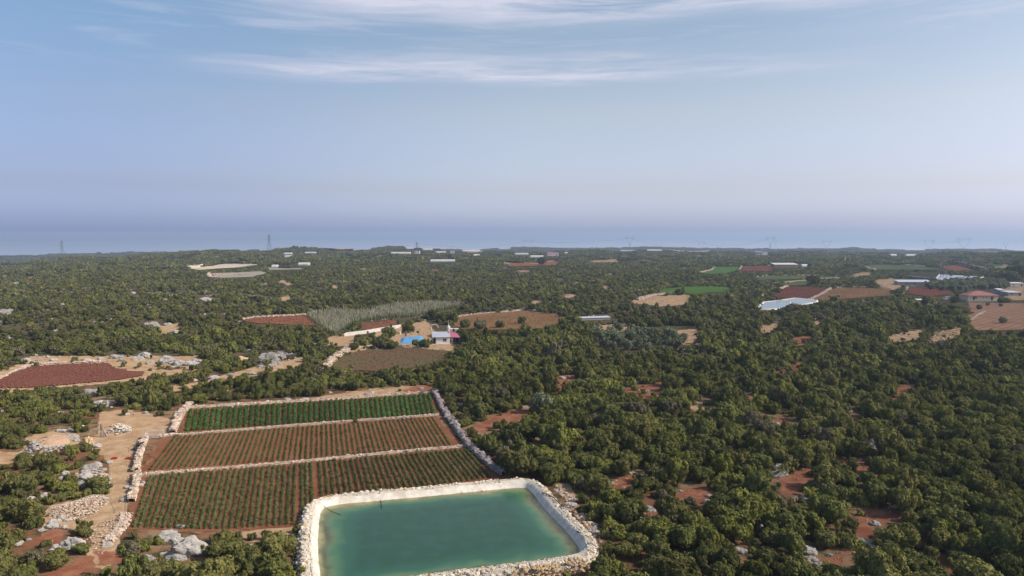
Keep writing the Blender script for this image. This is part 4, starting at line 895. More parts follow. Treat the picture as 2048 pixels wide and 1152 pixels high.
# olives: silver rounded crowns, single trees
def grove(P, s, r0, label, grp, n_max=90):
    W2 = G([q[0] for q in P], [q[1] for q in P])[:, :2]; x0, y0 = W2.min(0); x1, y1 = W2.max(0); c_ = 0
    for gx in np.arange(x0, x1, s):
        for gy in np.arange(y0, y1, s * 1.1):
            qx, qy = gx + rng.uniform(-.25, .25) * s, gy + rng.uniform(-.25, .25) * s
            if not inside(W2, np.array([qx]), np.array([qy]))[0] or rng.random() < .08 or c_ >= n_max: continue
            r_ = r0 * rng.uniform(.75, 1.25); z = float(T(qx, qy)); t = empty('olive_tree', (qx, qy, z), label, 'olive tree', grp, rng.uniform(0, 6))
            o = obj('crown', OLIVE[c_ % 4], None, t, (0, 0, .3), 0, (r_, r_, r_ * 1.1)); setmat(o, TONES[5][1])
            fx, fy = (gx - x0) / (x1 - x0), (gy - y0) / (y1 - y0); t['label'] = f"{'small' if r_ < r0 * .9 else 'medium' if r_ < r0 * 1.08 else 'broad'} {['domed','lumpy','rounded','spreading'][c_ % 4]} {label}, {['front', 'middle', 'back'][min(2, int(fy * 3))]} {['left end', 'left part', 'centre', 'right part', 'right end'][min(4, int(fx * 5))]}"
            obj('trunk', TRUNK, None, t, (0, 0, 0), 0, (r_, r_, r_ * 1.1)); c_ += 1
grove([(1188,700),(1190,668),(1230,662),(1330,662),(1380,690),(1340,712),(1250,712)], 5.6, 2.6, 'silver olive in the middle grove', 'olives of the middle grove')
grove([(1838,578),(1900,566),(1975,560),(2020,570),(2016,580),(1960,580),(1900,584)], 7.5, 3.4, 'silver olive behind the yellow house', 'olives behind the yellow house', 80)
for qx, qy, r_, lab in ((1084,826,3.6,'lone grey green olive rising over the red and tan strip'),(1975,612,1.6,'small round olive nearest the yellow house in the fallow plot'),(2001,614,1.6,'low round olive in the fallow plot right of its twin'),(1958,620,2.2,'bare twiggy olive in the fallow plot'),(1975+30,648,2.6,'olive at the lower edge of the fallow plot')):
    q = g1(qx, qy); t = empty('olive_tree', q, lab, 'olive tree'); o = obj('crown', OLIVE[0], None, t, (0, 0, .3), 0, (r_ * .8, r_ * .8, r_ * 1.2)); setmat(o, TONES[5][1]); obj('trunk', TRUNK, None, t, sc=(r_, r_, r_ * 1.2))
# single darker trees round the house yard and skyline
for qx, qy, r_, h, tn, lab in [(868,640,4.2,6,0,'tall dark oak left of the orange striped field'),(888,644,3.6,5,2,'tall green oak beside the orange striped field'),(905,648,3.2,4.6,0,'dark oak above the red roofed lean-to'),(817,666,2.6,4,0,'round dark tree on the sandy yard track'),(798,650,1.6,2.4,0,'small round dark tree by the sandy track'),
  (778,676,3.0,4.6,0,'big dark tree at the end of the long white wall'),(768,686,2.2,3,2,'green tree in front of the white wall end'),(744,680,1.8,2.8,0,'small dark tree below the white wall'),(717,682,1.9,2.6,2,'small green tree below the white wall'),(708,700,1.9,2.6,0,'dark tree at the corner of the brown field'),(760,697,2.2,3,4,'brownish tree in the yard'),(785,699,2.4,3,0,'grey green tree left of the blue sheet'),
  (830,692,1.7,2.4,0,'small dark tree below the blue sheet'),(850,696,2.4,3.2,0,'dark tree at the corner of the white house'),(845,694,1.5,2.2,3,'fresh green bush below the blue sheet'),(918,682,2.6,4.4,0,'dark tree right of the pink roof'),(935,688,2.8,4,2,'green tree right of the pink roof'),(712,658,2.6,3,0,'wide dark bush behind the white wall'),
  (930,656,2.8,4.2,0,'dark tree in front of the orange striped field'),(960,660,3.2,4.4,4,'dull tree in front of the orange striped field'),(1000,656,2.6,3.6,0,'small dark tree cutting into the orange field'),(1044,648,2.2,3.4,2,'bush on the lower edge of the orange field'),
  (1082,530,7,11,0,'lone dark round tree standing on the far red field'),(331,502,9,9,0,'dark round tree on the left skyline'),(482,495,6,7,0,'dark tree on the skyline left of the lattice pylon'),(590,498,12,7,0,'dark wide clump on the skyline'),(305,503,7,6,0,'dark tree below the left skyline'),(1628,572,4.5,8,0,'tall dark tree behind the maroon field'),(1618,562,3.6,5,0,'dark round tree on the green plot wall'),
  (1668,604,3.4,3.6,0,'dark round bush under the orange stubble'),(1360,590,4,4,0,'dark bush in front of the bright green field'),(2040,555,14,12,0,'large dark tree mass behind the olive grove'),(2020,560,9,8,0,'dark tree left of the large mass behind the grove'),(1920,600,4,5.5,0,'dark tree left of the yellow house'),(1908,606,3.4,4.2,2,'green tree by the silver van'),(2008,606,4.2,3.6,0,'dark bush right of the yellow house'),(1855,612,4.4,6,0,'round dark tree in front of the maroon plot'),(1050,660,2.4,3.4,1,'olive green bush under the orange field'),
  (1975,572,3,4,2,'green tree behind the yellow house roof')]:
    q = g1(qx, qy); t = empty('oak_tree', q, lab, 'tree', None, rng.uniform(0, 6)); o = obj('crown', HI[int(qx) % 7], None, t, (0, 0, 0), 0, (r_, r_, h / 1.1)); setmat(o, TONES[tn][1]); obj('trunk', TRUNK, None, t, sc=(r_ * .8, r_ * .8, h))

tick('trees')
# ------------------------------------------------------------------ crops
def leafclump(k, r, leaf, h, seed):
    r_ = np.random.default_rng(seed); D = r_.normal(0, 1, (k, 3)); D /= np.linalg.norm(D, axis=1)[:, None]; D[:, 2] = np.abs(D[:, 2])
    V, F, At = quads(D * np.array([r, r, h]) * r_.uniform(.5, 1, (k, 1)), D + r_.normal(0, .5, (k, 3)), leaf, r_.random(k)); return V, F
PL = [leafclump(16, .36, .14, .50, s) for s in range(5)]; PN = [leafclump(20, .34, .14, .62, s + 30) for s in range(5)]; PS = [leafclump(11, .25, .13, .26, s + 9) for s in range(5)]
def croprow(a, b, protos, step, sc, m_, label, grp, gap=.04, jit=.035):
    L = b - a; k = max(2, int(np.hypot(*L) / step)); t = (np.arange(k) + .5) / k; keep = rng.random(k) > gap; t = t[keep]
    P = a + L * t[:, None] + rng.normal(0, jit, (len(t), 2)); c0 = (a + b) / 2; z0 = float(T(*c0)) + .06
    s_ = sc * rng.uniform(.7, 1.25, len(t)); P3 = np.column_stack([P - c0, T(P[:, 0], P[:, 1]) + .06 - z0])
    V, F, At = merge(protos, P3, rng.uniform(0, 6.28, len(t)), np.stack([s_, s_, s_], 1), rng.integers(0, len(protos), len(t)), rng.random(len(t)))
    o = obj('crop_row', mesh('crop_row', V, F, {'tint': np.clip(At * .6 + rng.random() * .4, 0, 1)}), m_, None, (c0[0], c0[1], z0)); props(o, label, 'crop row', grp)
def rows(top0, top1, bot, cnt, fn):
    """top0,top1: pixel ends of the far edge; bot: pixel polyline along the near edge"""
    Tt = G([top0[0], top1[0]], [top0[1], top1[1]])[:, :2]; Bw = G([q[0] for q in bot], [q[1] for q in bot])[:, :2]
    sl = np.concatenate([[0], np.cumsum(np.hypot(*np.diff(Bw, axis=0).T))]); sl /= sl[-1]
    for k in range(cnt):
        s_ = (k + .5) / cnt; a = Tt[0] * (1 - s_) + Tt[1] * s_; b = np.array([np.interp(s_, sl, Bw[:, 0]), np.interp(s_, sl, Bw[:, 1])]); fn(a, b, k)
ORD = 'first second third fourth fifth sixth seventh eighth ninth tenth eleventh twelfth thirteenth fourteenth fifteenth sixteenth seventeenth eighteenth nineteenth twentieth'.split()
ORD += ['twenty-' + o_ for o_ in ORD[:9]] + ['thirtieth']
def nm(k, c, what, left, right):
    if k < c / 2: return f"{what}, {ORD[k]} row from {left}"
    return f"{what}, {ORD[c - 1 - k]} row from {right}"
rows((376,822), (862,790), [(368,864),(600,847),(872,828)], 47, lambda a, b, k: croprow(a, b, PL, .25, 1.14, M['crop_leaf_lush'], nm(k, 47, 'dense dark green crop of the lush far plot', 'the corner boulder wall', 'the grey boulder wall'), 'rows of the lush far plot', .01))
rows((346,874), (868,835), [(292,942),(600,920),(908,894)], 56, lambda a, b, k: croprow(a, b, PS, .27, .95, M['crop_leaf'], nm(k, 56, 'thin young crop of the middle plot', 'the track wall', 'the grey boulder wall'), 'thin rows of the middle plot', .12))
rows((296,954), (596,930), [(262,1056),(430,1060),(592,1050)], 27, lambda a, b, k: croprow(a, b, PN, .22, .73, M['crop_leaf'], nm(k, 27, 'leafy crop of the near plot', 'the track wall', 'the bare strip'), 'leafy rows of the near plot', .08))
rows((598,929), (627,926.5), [(600,1048),(629,1001.5)], 3, lambda a, b, k: croprow(a, b, PN, .22, .73, M['crop_leaf'], nm(k, 3, 'short leafy crop beside the bare strip', 'the track wall', 'the bare strip'), 'leafy rows of the near plot', .08))
rows((633,925.7), (934,899), [(637,999.5),(700,991),(860,973),(986,956)], 30, lambda a, b, k: croprow(a, b, PN, .22, .73, M['crop_leaf'], nm(k, 30, 'leafy crop above the pond', 'the bare strip', 'the grey boulder wall'), 'leafy rows above the pond', .06))
# low growth, clods and stubble on the far fields
M['dry_leaf'] = leafmat('dry_leaf', (.10,.075,.040), (.19,.15,.075), None, .2)
M['clod'] = soil('clod', (.175,.072,.050), (.20,.092,.064), (.13,.055,.04), .3, 2.)
CL = [(V_ * np.array([.3, .3, .22]), F_) for V_, F_ in [(v_[0], v_[1]) for v_ in SMALL[:4]]]
def fieldtex(P, ang, sp, step, protos, m_, nm_, sc, drop=.25, wob=.25):
    W2 = G([q[0] for q in P], [q[1] for q in P])[:, :2]; c = W2.mean(0); R_ = np.hypot(*(W2 - c).T).max() + 4
    gx, gy = np.meshgrid(np.arange(-R_, R_, step), np.arange(-R_, R_, sp)); gx = gx.ravel() + rng.normal(0, step * .3, gx.size); gy = gy.ravel() + rng.normal(0, wob, gy.size)
    gy = gy + .8 * np.sin(gx * .07); ca, sa = math.cos(ang), math.sin(ang); q = np.stack([c[0] + gx * ca - gy * sa, c[1] + gx * sa + gy * ca], 1)
    e = sdist(W2, q[:, 0], q[:, 1]); q = q[(e < .6) & (rng.random(len(q)) > drop) & (vnoise(q[:, 0], q[:, 1], .12) < .72)]; k = len(q)
    if not k: return
    dm = float(np.hypot(*c)); s_ = sc * rng.uniform(.6, 1.4, k); V, F, At = merge(protos, np.column_stack([q, T(q[:, 0], q[:, 1]) + .08 + dm * .0006]), rng.uniform(0, 6.28, k), np.stack([s_, s_, s_], 1), rng.integers(0, len(protos), k), rng.random(k))
    o = obj(nm_, mesh(nm_, V, F, {'tint': At}), m_); props(o, kind='stuff')
for (nm0, P, mk, lab) in FARF:
    dm = float(np.hypot(*G([np.mean([q[0] for q in P])], [np.mean([q[1] for q in P])])[0, :2]))
    if dm > 560: continue
    if mk == 'orange_soil': fieldtex(P, .12, 4.0, .6, PS, M['dry_leaf'], 'dry_crop_rows', .85, .3)
    elif mk == 'brown_soil': fieldtex(P, .05, 1.5, .8, PS, M['dry_leaf'], 'mown_stubble', .8, .45)
    elif mk in ('maroon_soil', 'red_soil'): fieldtex(P, .5, 1.6, .7, CL, M['clod'], 'soil_clods', 1.1, .35)
pp = [Vector(v) + Vector((0, 0, .32)) for v in G([560, 628, 690, 760, 830], [927, 920, 913, 905, 899])]
mb = MB(); [mb.bar(a_, b_, .05, 5) for a_, b_ in zip(pp[:-1], pp[1:])]; props(mb.make('irrigation_pipe', M['rope']), 'thin black irrigation pipe lying on the wall between the middle and near plots', 'pipe')
# beans on canes
mb = MB(); mb.bar((0, 0, 0), (.03, 0, 1), .035, 3, .02); CANE = (np.array([v for v in mb.V]), np.array([f for f in mb.F if len(f) == 4]))
for P, lab in STAKES:
    W2 = G([q[0] for q in P], [q[1] for q in P])[:, :2]; (x0, y0), (x1, y1) = W2.min(0), W2.max(0)
    gx, gy = np.meshgrid(np.arange(x0, x1, 1.15), np.arange(y0, y1, 1.0)); q = np.stack([gx.ravel() + rng.normal(0, .18, gx.size), gy.ravel() + rng.normal(0, .18, gx.size)], 1); q = q[inside(W2, q[:, 0], q[:, 1])]
    z = T(q[:, 0], q[:, 1]); k = len(q); P3 = np.column_stack([q, z]); s_ = rng.uniform(.8, 1.3, k)
    V, F, At = merge(PL, P3 + np.array([0, 0, .3]), rng.uniform(0, 6, k), np.stack([s_, s_, s_ * 3.0], 1), rng.integers(0, 5, k), rng.random(k))
    o = obj('bean_plants', mesh('bean_plants', V, F, {'tint': At * .6 + .2}), M['crop_leaf']); props(o, kind='stuff')
    V, F, At = merge([CANE], P3, rng.uniform(0, 6, k), np.stack([s_ * 1.7, s_ * 1.7, rng.uniform(2.2, 3.2, k)], 1), np.zeros(k, int), rng.random(k))
    o = obj('bean_canes', mesh('bean_canes', V, F), M['cane']); props(o, kind='stuff')

tick('crops')
# ------------------------------------------------------------------ boulders, heaps and loose stone
ADJ = ['pitted', 'rounded', 'cracked', 'lumpy', 'flat topped', 'jagged', 'weathered', 'low']
for c_, (bx, by, wd) in enumerate(BOULD):
    q = g1(bx, by); d = math.hypot(q.x, q.y); r_ = wd / FPX * d * .5 * math.hypot(1, .02); och = (bx, by) in ((176,890),(173,880),(205,952),(480,724),(1880,672),(1900,676),(1868,684),(1912,668),(228,853))
    sz = 'huge' if r_ > 1.8 else ('large' if r_ > 1.1 else ('middling' if r_ > .6 else 'small'))
    lab, grp = relabel(f"{sz} {'ochre' if och else 'grey white'} {ADJ[c_ % 8]} boulder", bx, by, 'boulders')
    o = obj('boulder', BOULD_ME[c_ % 8], None, None, (q.x, q.y + r_ * .3, q.z + r_ * .04), rng.uniform(-.5, .5) + (3.14 if c_ % 2 else 0), (r_ * .95, r_ * .75, r_ * rng.uniform(.65, 1.15)))
    if (bx, by) == (176, 890): o.scale = (r_, r_ * .8, r_ * 2.4)
    setmat(o, M['ochre_stone' if och else 'limestone']); props(o, lab, 'boulder', grp)
def heap(PX, n_, size, mk, name, label, hz=0.):
    W2 = G([q[0] for q in PX], [q[1] for q in PX])[:, :2]; (x0, y0), (x1, y1) = W2.min(0), W2.max(0); q = np.stack([rng.uniform(x0, x1, n_ * 6), rng.uniform(y0, y1, n_ * 6)], 1)
    q = q[inside(W2, q[:, 0], q[:, 1])][:n_]; sdv = -sdist(W2, q[:, 0], q[:, 1]); z = T(q[:, 0], q[:, 1]) + hz * np.clip(sdv / (sdv.max() + 1e-6) * 1.6, 0, 1) + size * .1
    o = rubble(name, np.column_stack([q, z]), size, M[mk]); props(o, label, None, None, 'stuff'); return o
def mound(PX, h, mk, label):
    W2 = smooth_loop(G([q[0] for q in PX], [q[1] for q in PX])[:, :2], 2); c = W2.mean(0); V = []; k = len(W2)
    for f, zz_ in ((1.02, -.15), (.9, .35), (.72, .7), (.45, .92), (.2, 1.)):
        q = c + (W2 - c) * f; V.append(np.column_stack([q + rng.normal(0, .12, q.shape), T(q[:, 0], q[:, 1]) + h * zz_ * rng.uniform(.85, 1.1, k)]))
    F = [(r * k + j, r * k + (j + 1) % k, (r + 1) * k + (j + 1) % k, (r + 1) * k + j) for r in range(4) for j in range(k)] + [tuple(4 * k + j for j in range(k))]
    o = obj('rubble_mound', mesh('rubble_mound', np.concatenate(V), F, None, True), M[mk]); props(o, label, 'mound'); return o
M['tan_soil'] = soil('tan_soil', (.50,.36,.25), (.44,.30,.20), (.34,.19,.11), .3, 2.5)
mound([(56,902),(66,888),(92,876),(122,872),(142,879),(138,890),(108,900),(75,908)], 1.2, 'tan_soil', 'mound of tan earth edged with broken grey stone')
heap([(48,908),(56,890),(70,880),(84,896),(110,902),(150,894),(152,904),(100,914),(60,918)], 320, .45, 'limestone', 'mound_stones', 'broken grey stones edging the mound of tan earth', 1.2)
heap([(98,1015),(150,1003),(185,985),(212,992),(218,1005),(190,1028),(160,1042),(120,1040),(95,1040)], 900, .26, 'wall_stone', 'rubble_slope', 'pinkish rubble spilling down beside the track', .5)
heap([(150,945),(205,935),(225,950),(215,985),(165,985)], 160, .5, 'limestone', 'loose_stones', 'loose grey stones by the track bend')
heap([(168,1060),(240,1030),(240,1065),(205,1110),(180,1100)], 230, .22, 'wall_stone', 'loose_stones', 'loose pale stones at the foot of the track', .2)
heap([(1538,945),(1550,936),(1570,938),(1576,950),(1556,956),(1540,954)], 190, .55, 'limestone', 'stone_heap', 'heap of grey field stones in the oak wood', 1.0)
heap([(1856,684),(1870,666),(1925,656),(1918,676),(1880,690)], 260, .8, 'ochre_stone', 'stone_scatter', 'scatter of ochre stones on tan soil', .3)
heap([(1735,884),(1755,880),(1762,898),(1745,902)], 60, .6, 'limestone', 'loose_stones', 'pale slabs leaning in the wood', .8)
heap([(218,864),(232,848),(262,856),(262,866),(232,872)], 150, .34, 'pale_stone', 'loose_stones', 'white rubble left where the track forks', .9)
heap([(510,736),(530,712),(580,706),(600,712),(560,730),(525,740)], 150, .8, 'limestone', 'loose_stones', 'white limestone pavement above the tan path', .4)
heap([(600,738),(660,718),(665,730),(640,742)], 130, .6, 'wall_stone', 'loose_stones', 'pale stones edging the brown field')
heap([(1108,972),(1126,972),(1200,1060),(1205,1090),(1190,1085),(1150,1030)], 160, .45, 'wall_stone', 'loose_stones', 'loose stones outside the right bank of the pond', .1)
heap([(1010,1150),(1060,1130),(1180,1118),(1190,1135),(1110,1165),(1010,1170)], 330, .42, 'ochre_stone', 'loose_stones', 'ochre and pale stones heaped against the near bank', .9)
heap([(170,870),(350,840),(352,868),(280,885),(262,1000),(230,1060),(175,1060),(215,1000),(222,930)], 420, .14, 'wall_stone', 'gravel', 'gravel strewn on the dry track')
for P in TAN[:8] + RED[:18]: heap(P, 9, .28, 'ochre_stone', 'gravel', 'small stones on a clearing')
# scattered karst stones between the bushes
x, y, r_ = scatter(-420, 420, 60, 620, 11, 77); d = np.hypot(x, y); u = x / np.maximum(y, 1)
ok = (np.abs(x) < y * .85) & (r_.random(len(x)) < np.where(u < -.1, .7, .4)); px2, py2 = project(x, y, T(x, y)); ok &= ~look(raster([FA, FB, FC, POND_O] + [f[1] for f in FARF] + SPECIAL), px2, py2).astype(bool)
x, y = x[ok], y[ok]; k = 3; P = np.concatenate([np.column_stack([x + r_.normal(0, 1.2, len(x)), y + r_.normal(0, 1.2, len(x))]) for _ in range(k)])
o = rubble('scattered_stones', np.column_stack([P, T(P[:, 0], P[:, 1]) + .15]), 1.0, M['limestone']); props(o, 'pale karst stones scattered between the bushes', None, None, 'stuff')

tick('boulders')
# ------------------------------------------------------------------ buildings
def frame_at(px_, py_, name, label, cat, group=None, rz=0):
    q = g1(px_, py_); return empty(name, q, label, cat, group, rz), math.hypot(q.x, q.y) / FPX
# white house
H, s = frame_at(886, 688, 'white_house', 'small white house with a sloping grey roof and dark doorway', 'house', None, .12)
Wd, Dp = 28 * s, 6.2
b = MB(); hw = Wd / 2
b.box(-hw, hw, 0, .2, 0, 2.5); b.box(hw - .2, hw, .2, Dp, 0, 2.5); b.box(-hw, hw - .2, Dp - .2, Dp, 0, 3.2); b.box(-hw, -hw + .2, .2, Dp - .2, 0, 2.5); b.make('wall', M['plaster'], H)
b = MB(); b.box(-hw - 1.2, -hw, .5, .7, 0, 2.5); b.box(-hw - 1.2, -hw - 1.0, .7, Dp, 0, 2.4); b.make('porch_wall', M['grey_wall'], H)
b = MB(); b.box(-hw - 1.0, -hw - .15, .40, .46, 0, 2.05); d_ = b.make('door', M['dark'], H)
b = MB(); b.bar((-hw - .25, .38, 1.0), (-hw - .25, .30, 1.0), .04, 5); b.make('door_handle', M['frame'], d_)
b = MB(); b.box(.1, 1.25, -.05, .02, .95, 1.95); wn = b.make('window', M['glass'], H)
b = MB(); b.box(.62, .72, -.09, -.05, .95, 1.95); b.box(0, .1, -.09, .02, .9, 2.0); b.box(1.25, 1.35, -.09, .02, .9, 2.0); b.make('window_frame', M['frame'], wn)
b = MB(); b.prism([(-hw - 1.4, 2.52), (hw + .15, 2.52), (hw + .15, 2.66), (-hw - 1.4, 2.66)], 0, 0)
V = [(-hw-1.4,-.5,2.5),(hw+.1,-.5,2.5),(hw+.1,Dp+.3,3.55),(-hw-1.4,Dp+.3,3.55),(-hw-1.4,-.5,2.64),(hw+.1,-.5,2.64),(hw+.1,Dp+.3,3.69),(-hw-1.4,Dp+.3,3.69)]
FB6 = [(0,3,2,1),(4,5,6,7),(0,1,5,4),(1,2,6,5),(2,3,7,6),(3,0,4,7)]
b = MB().add(V, FB6); rf = b.make('roof', M['metal_roof'], H)
b = MB()
for k in range(9): xk = -hw - 1.2 + k * (Wd + 1.3) / 8.4; b.bar((xk, -.5, 2.67), (xk, Dp + .3, 3.72), .045, 4)
b.make('roof_ridges', M['metal_roof'], rf)
x0, x1 = hw + .12, hw + 3.9
b = MB().add([(x0,-.2,2.45),(x1,.6,2.1),(x1-1.6,Dp+.6,3.4),(x0-1.0,Dp+.6,3.75),(x0,-.2,2.57),(x1,.6,2.22),(x1-1.6,Dp+.6,3.52),(x0-1.0,Dp+.6,3.87)], FB6); b.make('lean_to_roof', M['pink_roof'], H)
b = MB(); [b.bar((xx_, yy_, 0), (xx_, yy_, 2.1), .07, 5) for xx_, yy_ in ((x0 + .6, .2), (x1 - .3, .8), (x1 - 1.7, Dp))]; b.make('porch_posts', M['frame'], H)
b = MB().box(-hw - 1.4, hw + .2, -.9, -.02, -.1, .12); b.make('terrace', M['concrete'], H)
H2, s = frame_at(909, 672, 'outbuilding', 'white outbuilding half hidden behind the pink roof', 'shed', None, .1)
b = MB().box(-1.6, 1.4, 0, 3, 0, 2.6); b.make('wall', M['plaster'], H2); b = MB().box(-1.8, 1.6, -.2, 3.2, 2.602, 2.75); b.make('roof', M['concrete'], H2); b = MB().box(.2, .8, -.04, .02, 1, 1.8); b.make('window', M['glass'], H2)
H3, s = frame_at(897, 672, 'water_tank', 'white cone topped tank with a thin mast behind the house', 'tank')
b = MB(); b.bar((0, 0, 0), (0, 0, 3.4), .75, 10, .75); b.make('tank_body', M['frame'], H3); b = MB(); b.bar((0, 0, 3.4), (0, 0, 4.5), .8, 10, .12); b.make('cone_top', M['white_sheet'], H3); b = MB(); b.bar((0, 0, 4.5), (0, 0, 6.1), .06, 5); b.make('mast', M['frame'], H3)
# blue sheet, draped over low stacks
q0, q1, q2, q3 = [g1(*p_) for p_ in ((800, 687), (848, 686), (845, 672), (803, 676))]
nx, ny = 26, 10; V = []; 
for j in range(ny + 1):
    for i in range(nx + 1):
        a = i / nx; b_ = j / ny; q = (q0 * (1 - a) + q1 * a) * (1 - b_) + (q3 * (1 - a) + q2 * a) * b_
        z = .75 * min(1, min(a, 1 - a) * 7, min(b_, 1 - b_) * 4) + .16 * pnoise(Vector((i * .7, j * .9, 1))) + .12 * pnoise(Vector((i * 1.7, j * 1.9, 4)))
        V.append((q.x, q.y, q.z + max(.05, z)))
F = [(j * (nx + 1) + i, j * (nx + 1) + i + 1, (j + 1) * (nx + 1) + i + 1, (j + 1) * (nx + 1) + i) for j in range(ny) for i in range(nx)]
o = obj('plastic_sheet', mesh('plastic_sheet', np.array(V), np.array(F), None, True), M['blue_sheet']); props(o, 'bright blue crumpled plastic sheet in the yard beside the white house', 'plastic sheet')
# greenhouse like long white wall
W2 = G([690, 730, 770, 800], [672, 667, 660, 655])[:, :2]
V = []
for off, h in ((-1.2, -.1), (-1.1, 1.1), (-.6, 1.2), (2.4, 1.15), (2.5, -.1)):
    V.append(np.column_stack([W2 + np.array([0, off]), T(W2[:, 0], W2[:, 1]) + h]))
F = np.array([(r * 4 + k, r * 4 + k + 1, (r + 1) * 4 + k + 1, (r + 1) * 4 + k) for r in range(4) for k in range(3)])
o = obj('water_channel', mesh('water_channel', np.concatenate(V), F), M['concrete']); props(o, 'long white concrete trough behind the dark trees of the yard', 'concrete trough')
# yard junk: arch, drums, timber, small boxes
def hoop(px_, py_, r_, rad, label, mk='frame'):
    q = g1(px_, py_); b = MB(); P3 = [Vector((math.cos(a) * r_, 0, math.sin(a) * r_)) for a in np.linspace(0, math.pi, 10)]
    for a, c in zip(P3[:-1], P3[1:]): b.bar(a, c, rad, 5)
    o = b.make('hoop', M[mk], None, loc=q, rz=.2); props(o, label, 'hoop'); return o
hoop(869, 656, 1.6, .16, 'thick white hoop standing behind the yard')
hoop(196, 872, 1.6, .05, 'thin white wire hoop beside the leaning canes')
for qx, qy, mk, lab in ((800, 668, 'plaster', 'white drum in the yard behind the blue sheet'), (812, 672, 'steel', 'dark drum behind the blue sheet'), (806, 664, 'ochre_stone', 'tan drum in the yard'), (862, 660, 'yellow_wall', 'yellowish drum by the white hoop')):
    q = g1(qx, qy); b = MB(); b.bar((0, 0, 0), (0, 0, .95), .42, 10); b.bar((0, 0, .95), (0, 0, 1.02), .45, 10, .38); b.bar((0, 0, .45), (0, 0, .5), .44, 10); o = b.make('drum', M[mk], None, loc=q); props(o, lab, 'drum')
for qx, qy, lab in ((785, 664, 'low pile of planks left of the blue sheet'), (828, 668, 'low pile of planks behind the blue sheet'), (865, 650, 'pile of timber by the sandy track')):
    q = g1(qx, qy); root = empty('plank_pile', q, lab, 'plank pile', None, rng.uniform(0, 1))
    for k in range(8): b = MB().box(-1.6, 1.6, -.12, .12, 0, .08); b.make('plank', M['old_cane'], root, loc=(rng.normal(0, .15), (k % 4) * .3 - .45, .1 * (k // 4)), rz=rng.normal(0, .05))
# leaning canes
q = g1(207, 874); root = empty('cane_bundle', q, 'bundle of dry grey canes stood upright like a tepee by the track', 'cane bundle')
for k in range(16):
    a = k * .9; b = MB(); b.bar((math.cos(a) * rng.uniform(.3, .8), math.sin(a) * .5, 0), (rng.normal(-.35, .12), rng.normal(0, .1), rng.uniform(2.0, 2.9)), .045, 4, .03); b.make('cane', M['old_cane'], root)
# fence posts, gate, red cans by the track
for qx, qy, h, lean, lab in ((272, 905, 1.7, 0, 'grey fence post tallest beside the track wall'), (270, 932, 1.5, .1, 'grey fence post where the middle plot wall ends'), (254, 968, 1.3, .1, 'thin post standing alone on the track'), (264, 985, 1.6, 0, 'grey fence post beside the near plot wall'), (250, 1022, 1.6, .05, 'dark fence post at the tumbled wall'), (230, 1026, 1.6, -.35, 'dark leaning prop at the tumbled wall'), (238, 1006, 1.2, .2, 'short dark stake left of the tumbled wall'), (257, 905, .9, 0, 'short stake in the shade of the track wall'), (1174, 1128, 1.7, 0, 'dark post on the near right corner of the pond bank'), (1199, 1098, 1.6, 0, 'pale post outside the right bank of the pond')):
    q = g1(qx, qy); b = MB(); b.bar((0, 0, 0), (lean * h, 0, h), .05, 5, .04); o = b.make('fence_post', M['steel'], None, loc=q); props(o, lab, 'fence post', 'posts by the track and the pond')
q = g1(294, 880); q2_ = g1(328, 876); root = empty('wire_gate', q, 'grey wire mesh gate between the track and the middle plot', 'gate'); L = q2_ - q; ln = L.length; root.rotation_euler[2] = math.atan2(L.y, L.x)
b = MB(); b.bar((0, 0, 0), (0, 0, 1.8), .06, 5); b.bar((ln, 0, 0), (ln, 0, 1.8), .06, 5); b.bar((0, 0, 1.7), (ln, 0, 1.7), .04, 4); b.bar((0, 0, .3), (ln, 0, .3), .04, 4); b.make('gate_frame', M['frame'], root)
b = MB()
for k in range(1, 12): b.bar((ln * k / 12, 0, .3), (ln * k / 12, 0, 1.7), .014, 3)
for k in range(1, 7): b.bar((0, 0, .3 + .2 * k), (ln, 0, .3 + .2 * k), .014, 3)
b.make('wire_mesh', M['frame'], root)
for qx, qy, lab in ((229, 918, 'flat red plastic tray left on the track'), (257, 918, 'flat red plastic tray against the track wall')):
    q = g1(qx, qy); root = empty('plastic_tray', q, lab, 'tray'); b = MB(); b.box(-.45, .45, -.3, .3, 0, .06); b.box(-.45, .45, -.3, -.25, .06, .28); b.box(-.45, .45, .25, .3, .06, .28); b.box(-.45, -.4, -.25, .25, .06, .28); b.box(.4, .45, -.25, .25, .06, .28); b.make('tray_body', M['red_paint'], root)
q = g1(264, 902); W_ = [Vector((0, 0, 0)), Vector((1.4, .2, 0)), Vector((1.2, 2.6, 0)), Vector((0, 2.4, 0))]
b = MB().add([(0,0,0),(1.5,.2,0),(1.3,2.6,0),(-.1,2.4,0),(.6,.3,1.1),(1.2,.4,1.2),(1.1,2.3,1.2),(.5,2.2,1.0)], FB6); o = b.make('dark_tarpaulin', M['rubber'], None, loc=q); props(o, 'dark tarpaulin heaped against the track wall', 'tarpaulin')
